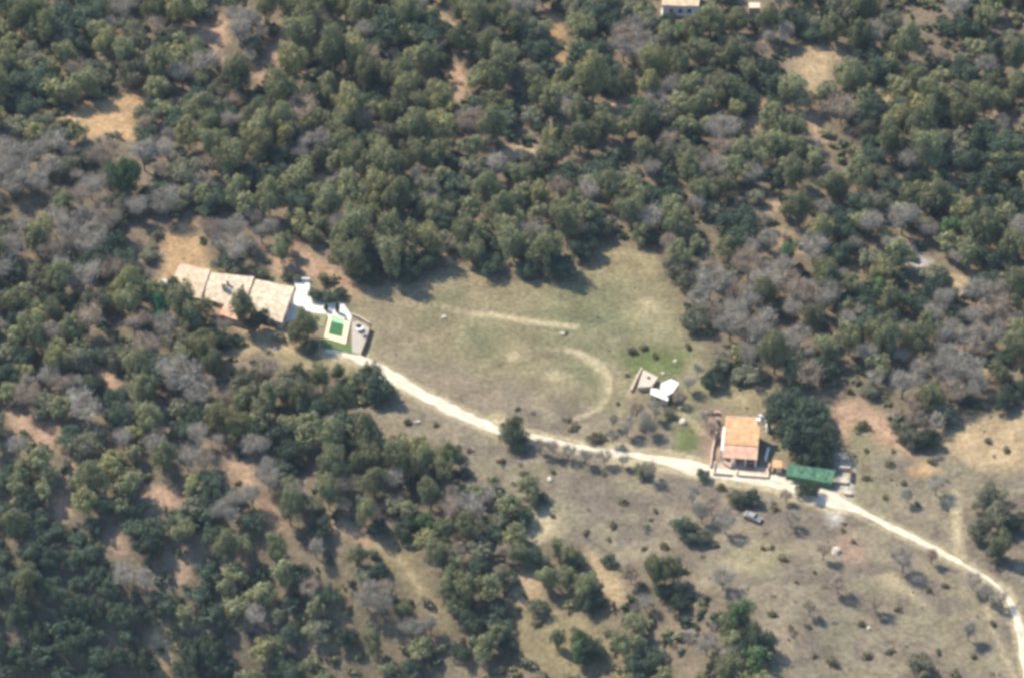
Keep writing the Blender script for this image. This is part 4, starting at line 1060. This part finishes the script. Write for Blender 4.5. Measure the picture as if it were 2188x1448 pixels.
for (x, y, r, t, lb) in ((675, 628, 17, 'O', "dark round oak over the back of the white patio"), (700, 632, 16, 'O', "dark middle oak of three behind the white patio"), (728, 626, 14, 'O', "dark right-hand oak of three behind the white patio"),
                      (690, 593, 13, 'Y', "small yellowish green pine above the white patio"), (612, 588, 13, 'K', "small grey green oak on the villa roof's back right corner"), (634, 590, 11, 'K', "smaller grey green oak at the top of the white patio"), (582, 690, 5, 'O', "tiny dark clipped tree at the villa's front right corner")):
    k = KIND[t]; s = r / PX / RN[k]; p = G(x, y, CH[k] * s); src = SRC[k][int(x) % 6]
    e = empty(NAMES[k], (p.x, p.y, T(p.x, p.y)), x, lb, 'pine tree' if k == 'pine' else 'oak tree', "garden trees around the villa"); e.scale = (s, s, s)
    c_ = bpy.data.objects.new("crown", src[0]); COL.objects.link(c_); c_.parent = e; c_.material_slots[0].link = 'OBJECT'; c_.material_slots[0].material = M[t]
    c_ = bpy.data.objects.new("trunk", src[1]); COL.objects.link(c_); c_.parent = e

# ------------------------------------------------------------------ house at the top edge
hs, L4, o4 = roof_house("distant_house", [(1414,12),(1494,14),(1498,-34),(1418,-36)], [3.0, 3.0, 4.6, 4.6], m_tantile, m_white, "house with tan roof and white front wall cut by the top edge")
for t in (.25, .5, .75):
    wn = on_edge(L4[0], L4[1], t, 1, 1.0, 2.1, .9, "window", m_wood, hs)
    on_edge(L4[0], L4[1], t, 1, 1.1, 2.0, .7, "pane", m_glass, wn, th=.075)
fp = sheet("front_patio", [(1412,34),(1494,36),(1494,20),(1414,18)], m_patio, .1); fp['kind'] = 'structure'
shed([(1600,17),(1624,18),(1624,8),(1600,6)], 2.2, m_cream, "cream_hut", "small cream roofed hut near the top edge right of the distant house", door=False)

# ------------------------------------------------------------------ pale boulders
m_rock = mat("pale_limestone", (0.55, 0.48, 0.38), var=.25, scale=2, bump=.5)
def boulder(px_, py_, r, label):
    p = G(px_, py_); rr = np.random.RandomState(int(px_ * 7 + py_)); vs = []; nu, nv = 9, 6; sc = rr.uniform(.7, 1.3, 3)
    for j in range(nv + 1):
        for i in range(nu):
            th = math.pi * j / nv; ph = 2 * math.pi * i / nu; q = r * (1 + rr.uniform(-.22, .22) * (0 < j < nv))
            vs.append((q * math.sin(th) * math.cos(ph) * sc[0], q * math.sin(th) * math.sin(ph) * sc[1], q * math.cos(th) * .6 * sc[2]))
    fs = [(j * nu + i, (j + 1) * nu + i, (j + 1) * nu + (i + 1) % nu, j * nu + (i + 1) % nu) for j in range(nv) for i in range(nu)]
    o = MB().add(vs, fs).obj("boulder", m_rock, None, (p.x, p.y, p.z + r * .2)); tag(o, label, "boulder", "boulders lying in the open ground")
for x, y, r, lb in ((1202, 714, .75, "round pale boulder below the right end of the straight meadow track"), (948, 678, .55, "small pale boulder in the meadow left of the straight track"), (1459, 901, .9, "pale boulder in the grass left of the orange tiled farmhouse"),
                 (1443, 772, .6, "pale boulder above the white roofed sheds"), (1417, 798, .45, "small pale boulder touching the top of the white sheds"), (1175, 1025, .7, "pale boulder below the roadside tree"), (1003, 1103, .7, "pale boulder among the oaks left of the open slope"),
                 (1786, 1178, 1.0, "largest pale boulder on the scrub slope below the road"), (1857, 1343, .7, "pale boulder low on the scrub slope"), (1780, 945, .6, "pale boulder right of the broad dark oak"), (588, 745, .6, "white boulder in the dirt yard below the villa"),
                 (245, 860, .8, "pale boulder in the pink scar at the left"), (892, 902, .6, "small pale boulder below the road left of the roadside tree")):
    boulder(x, y, r, lb)

# ------------------------------------------------------------------ cars
def car(px_, py_, yaw, body_m, label):
    p = G(px_, py_); e = empty("parked_car", (p.x, p.y, T(p.x, p.y) + .02), math.radians(yaw), label, "car", None)
    prof = [(-2.1,.35),(-2.15,.75),(-2.0,.95),(-1.55,1.02),(-1.1,1.42),(.55,1.46),(1.15,1.02),(1.95,.72),(2.15,.65),(2.1,.35)]
    def ext(pr, w0, w1, zsplit=1.0):
        vs = []
        for s in (-1, 1):
            for (x, z) in pr: vs.append((x, s * (w1 if z > zsplit + .1 else w0), z))
        n_ = len(pr); return vs, [tuple(range(n_ - 1, -1, -1)), tuple(range(n_, 2 * n_))] + [(i, (i + 1) % n_, n_ + (i + 1) % n_, n_ + i) for i in range(n_)]
    vs, fs = ext(prof, .88, .70); MB().add(vs, fs).obj("body", body_m, e, bevel=.06)
    vs, fs = ext([(-1.42,1.06),(-1.05,1.38),(.5,1.42),(1.0,1.06)], .80, .725); MB().add(vs, fs).obj("side_glass", m_glass, e)
    MB().add([(.58,-.64,1.475),(.58,.64,1.475),(1.12,.74,1.07),(1.12,-.74,1.07)], [(0,3,2,1)]).obj("windscreen", m_glass, e)
    MB().add([(-1.13,-.64,1.44),(-1.13,.64,1.44),(-1.53,.74,1.08),(-1.53,-.74,1.08)], [(0,1,2,3)]).obj("rear_window", m_glass, e)
    for x in (-1.35, 1.35):
        for y in (-.80, .80):
            wl = MB().tube((x, y - .11, .33), (x, y + .11, .33), .33, .33, 16).obj("wheel", m_dark, e)
            MB().tube((x, y - .125, .33), (x, y + .125, .33), .19, .19, 10).obj("rim", m_metal, wl)
    for y in (-.6, .6):
        MB().box(2.05, 2.18, y - .16, y + .16, .62, .74).obj("headlight", m_white, e)
m_silver = mat("silver_paint", (0.27, 0.27, 0.25), rough=.4, var=.04, spec=.6)
m_grey = mat("grey_green_paint", (0.22, 0.22, 0.20), rough=.4, var=.05, spec=.5)
car(1608, 1108, -30, m_silver, "pale grey car parked on the slope below the road")

# ------------------------------------------------------------------ air
hz = MB().box(-9500, 9500, -9500, 9500, -420, CAM.z + 40)
hm = bpy.data.materials.new("hazy_air"); hm.use_nodes = True
n = hm.node_tree; n.nodes.remove(n.nodes["Principled BSDF"])
pv = n.nodes.new("ShaderNodeVolumePrincipled"); pv.inputs["Color"].default_value = (0.62, 0.76, 1.0, 1)
pv.inputs["Density"].default_value = 0.000026; pv.inputs["Anisotropy"].default_value = 0.1
n.links.new(pv.outputs[0], n.nodes["Material Output"].inputs["Volume"])
ho = hz.obj("haze", hm); ho['kind'] = 'stuff'; ho['label'] = 'thin pale air over the whole valley'
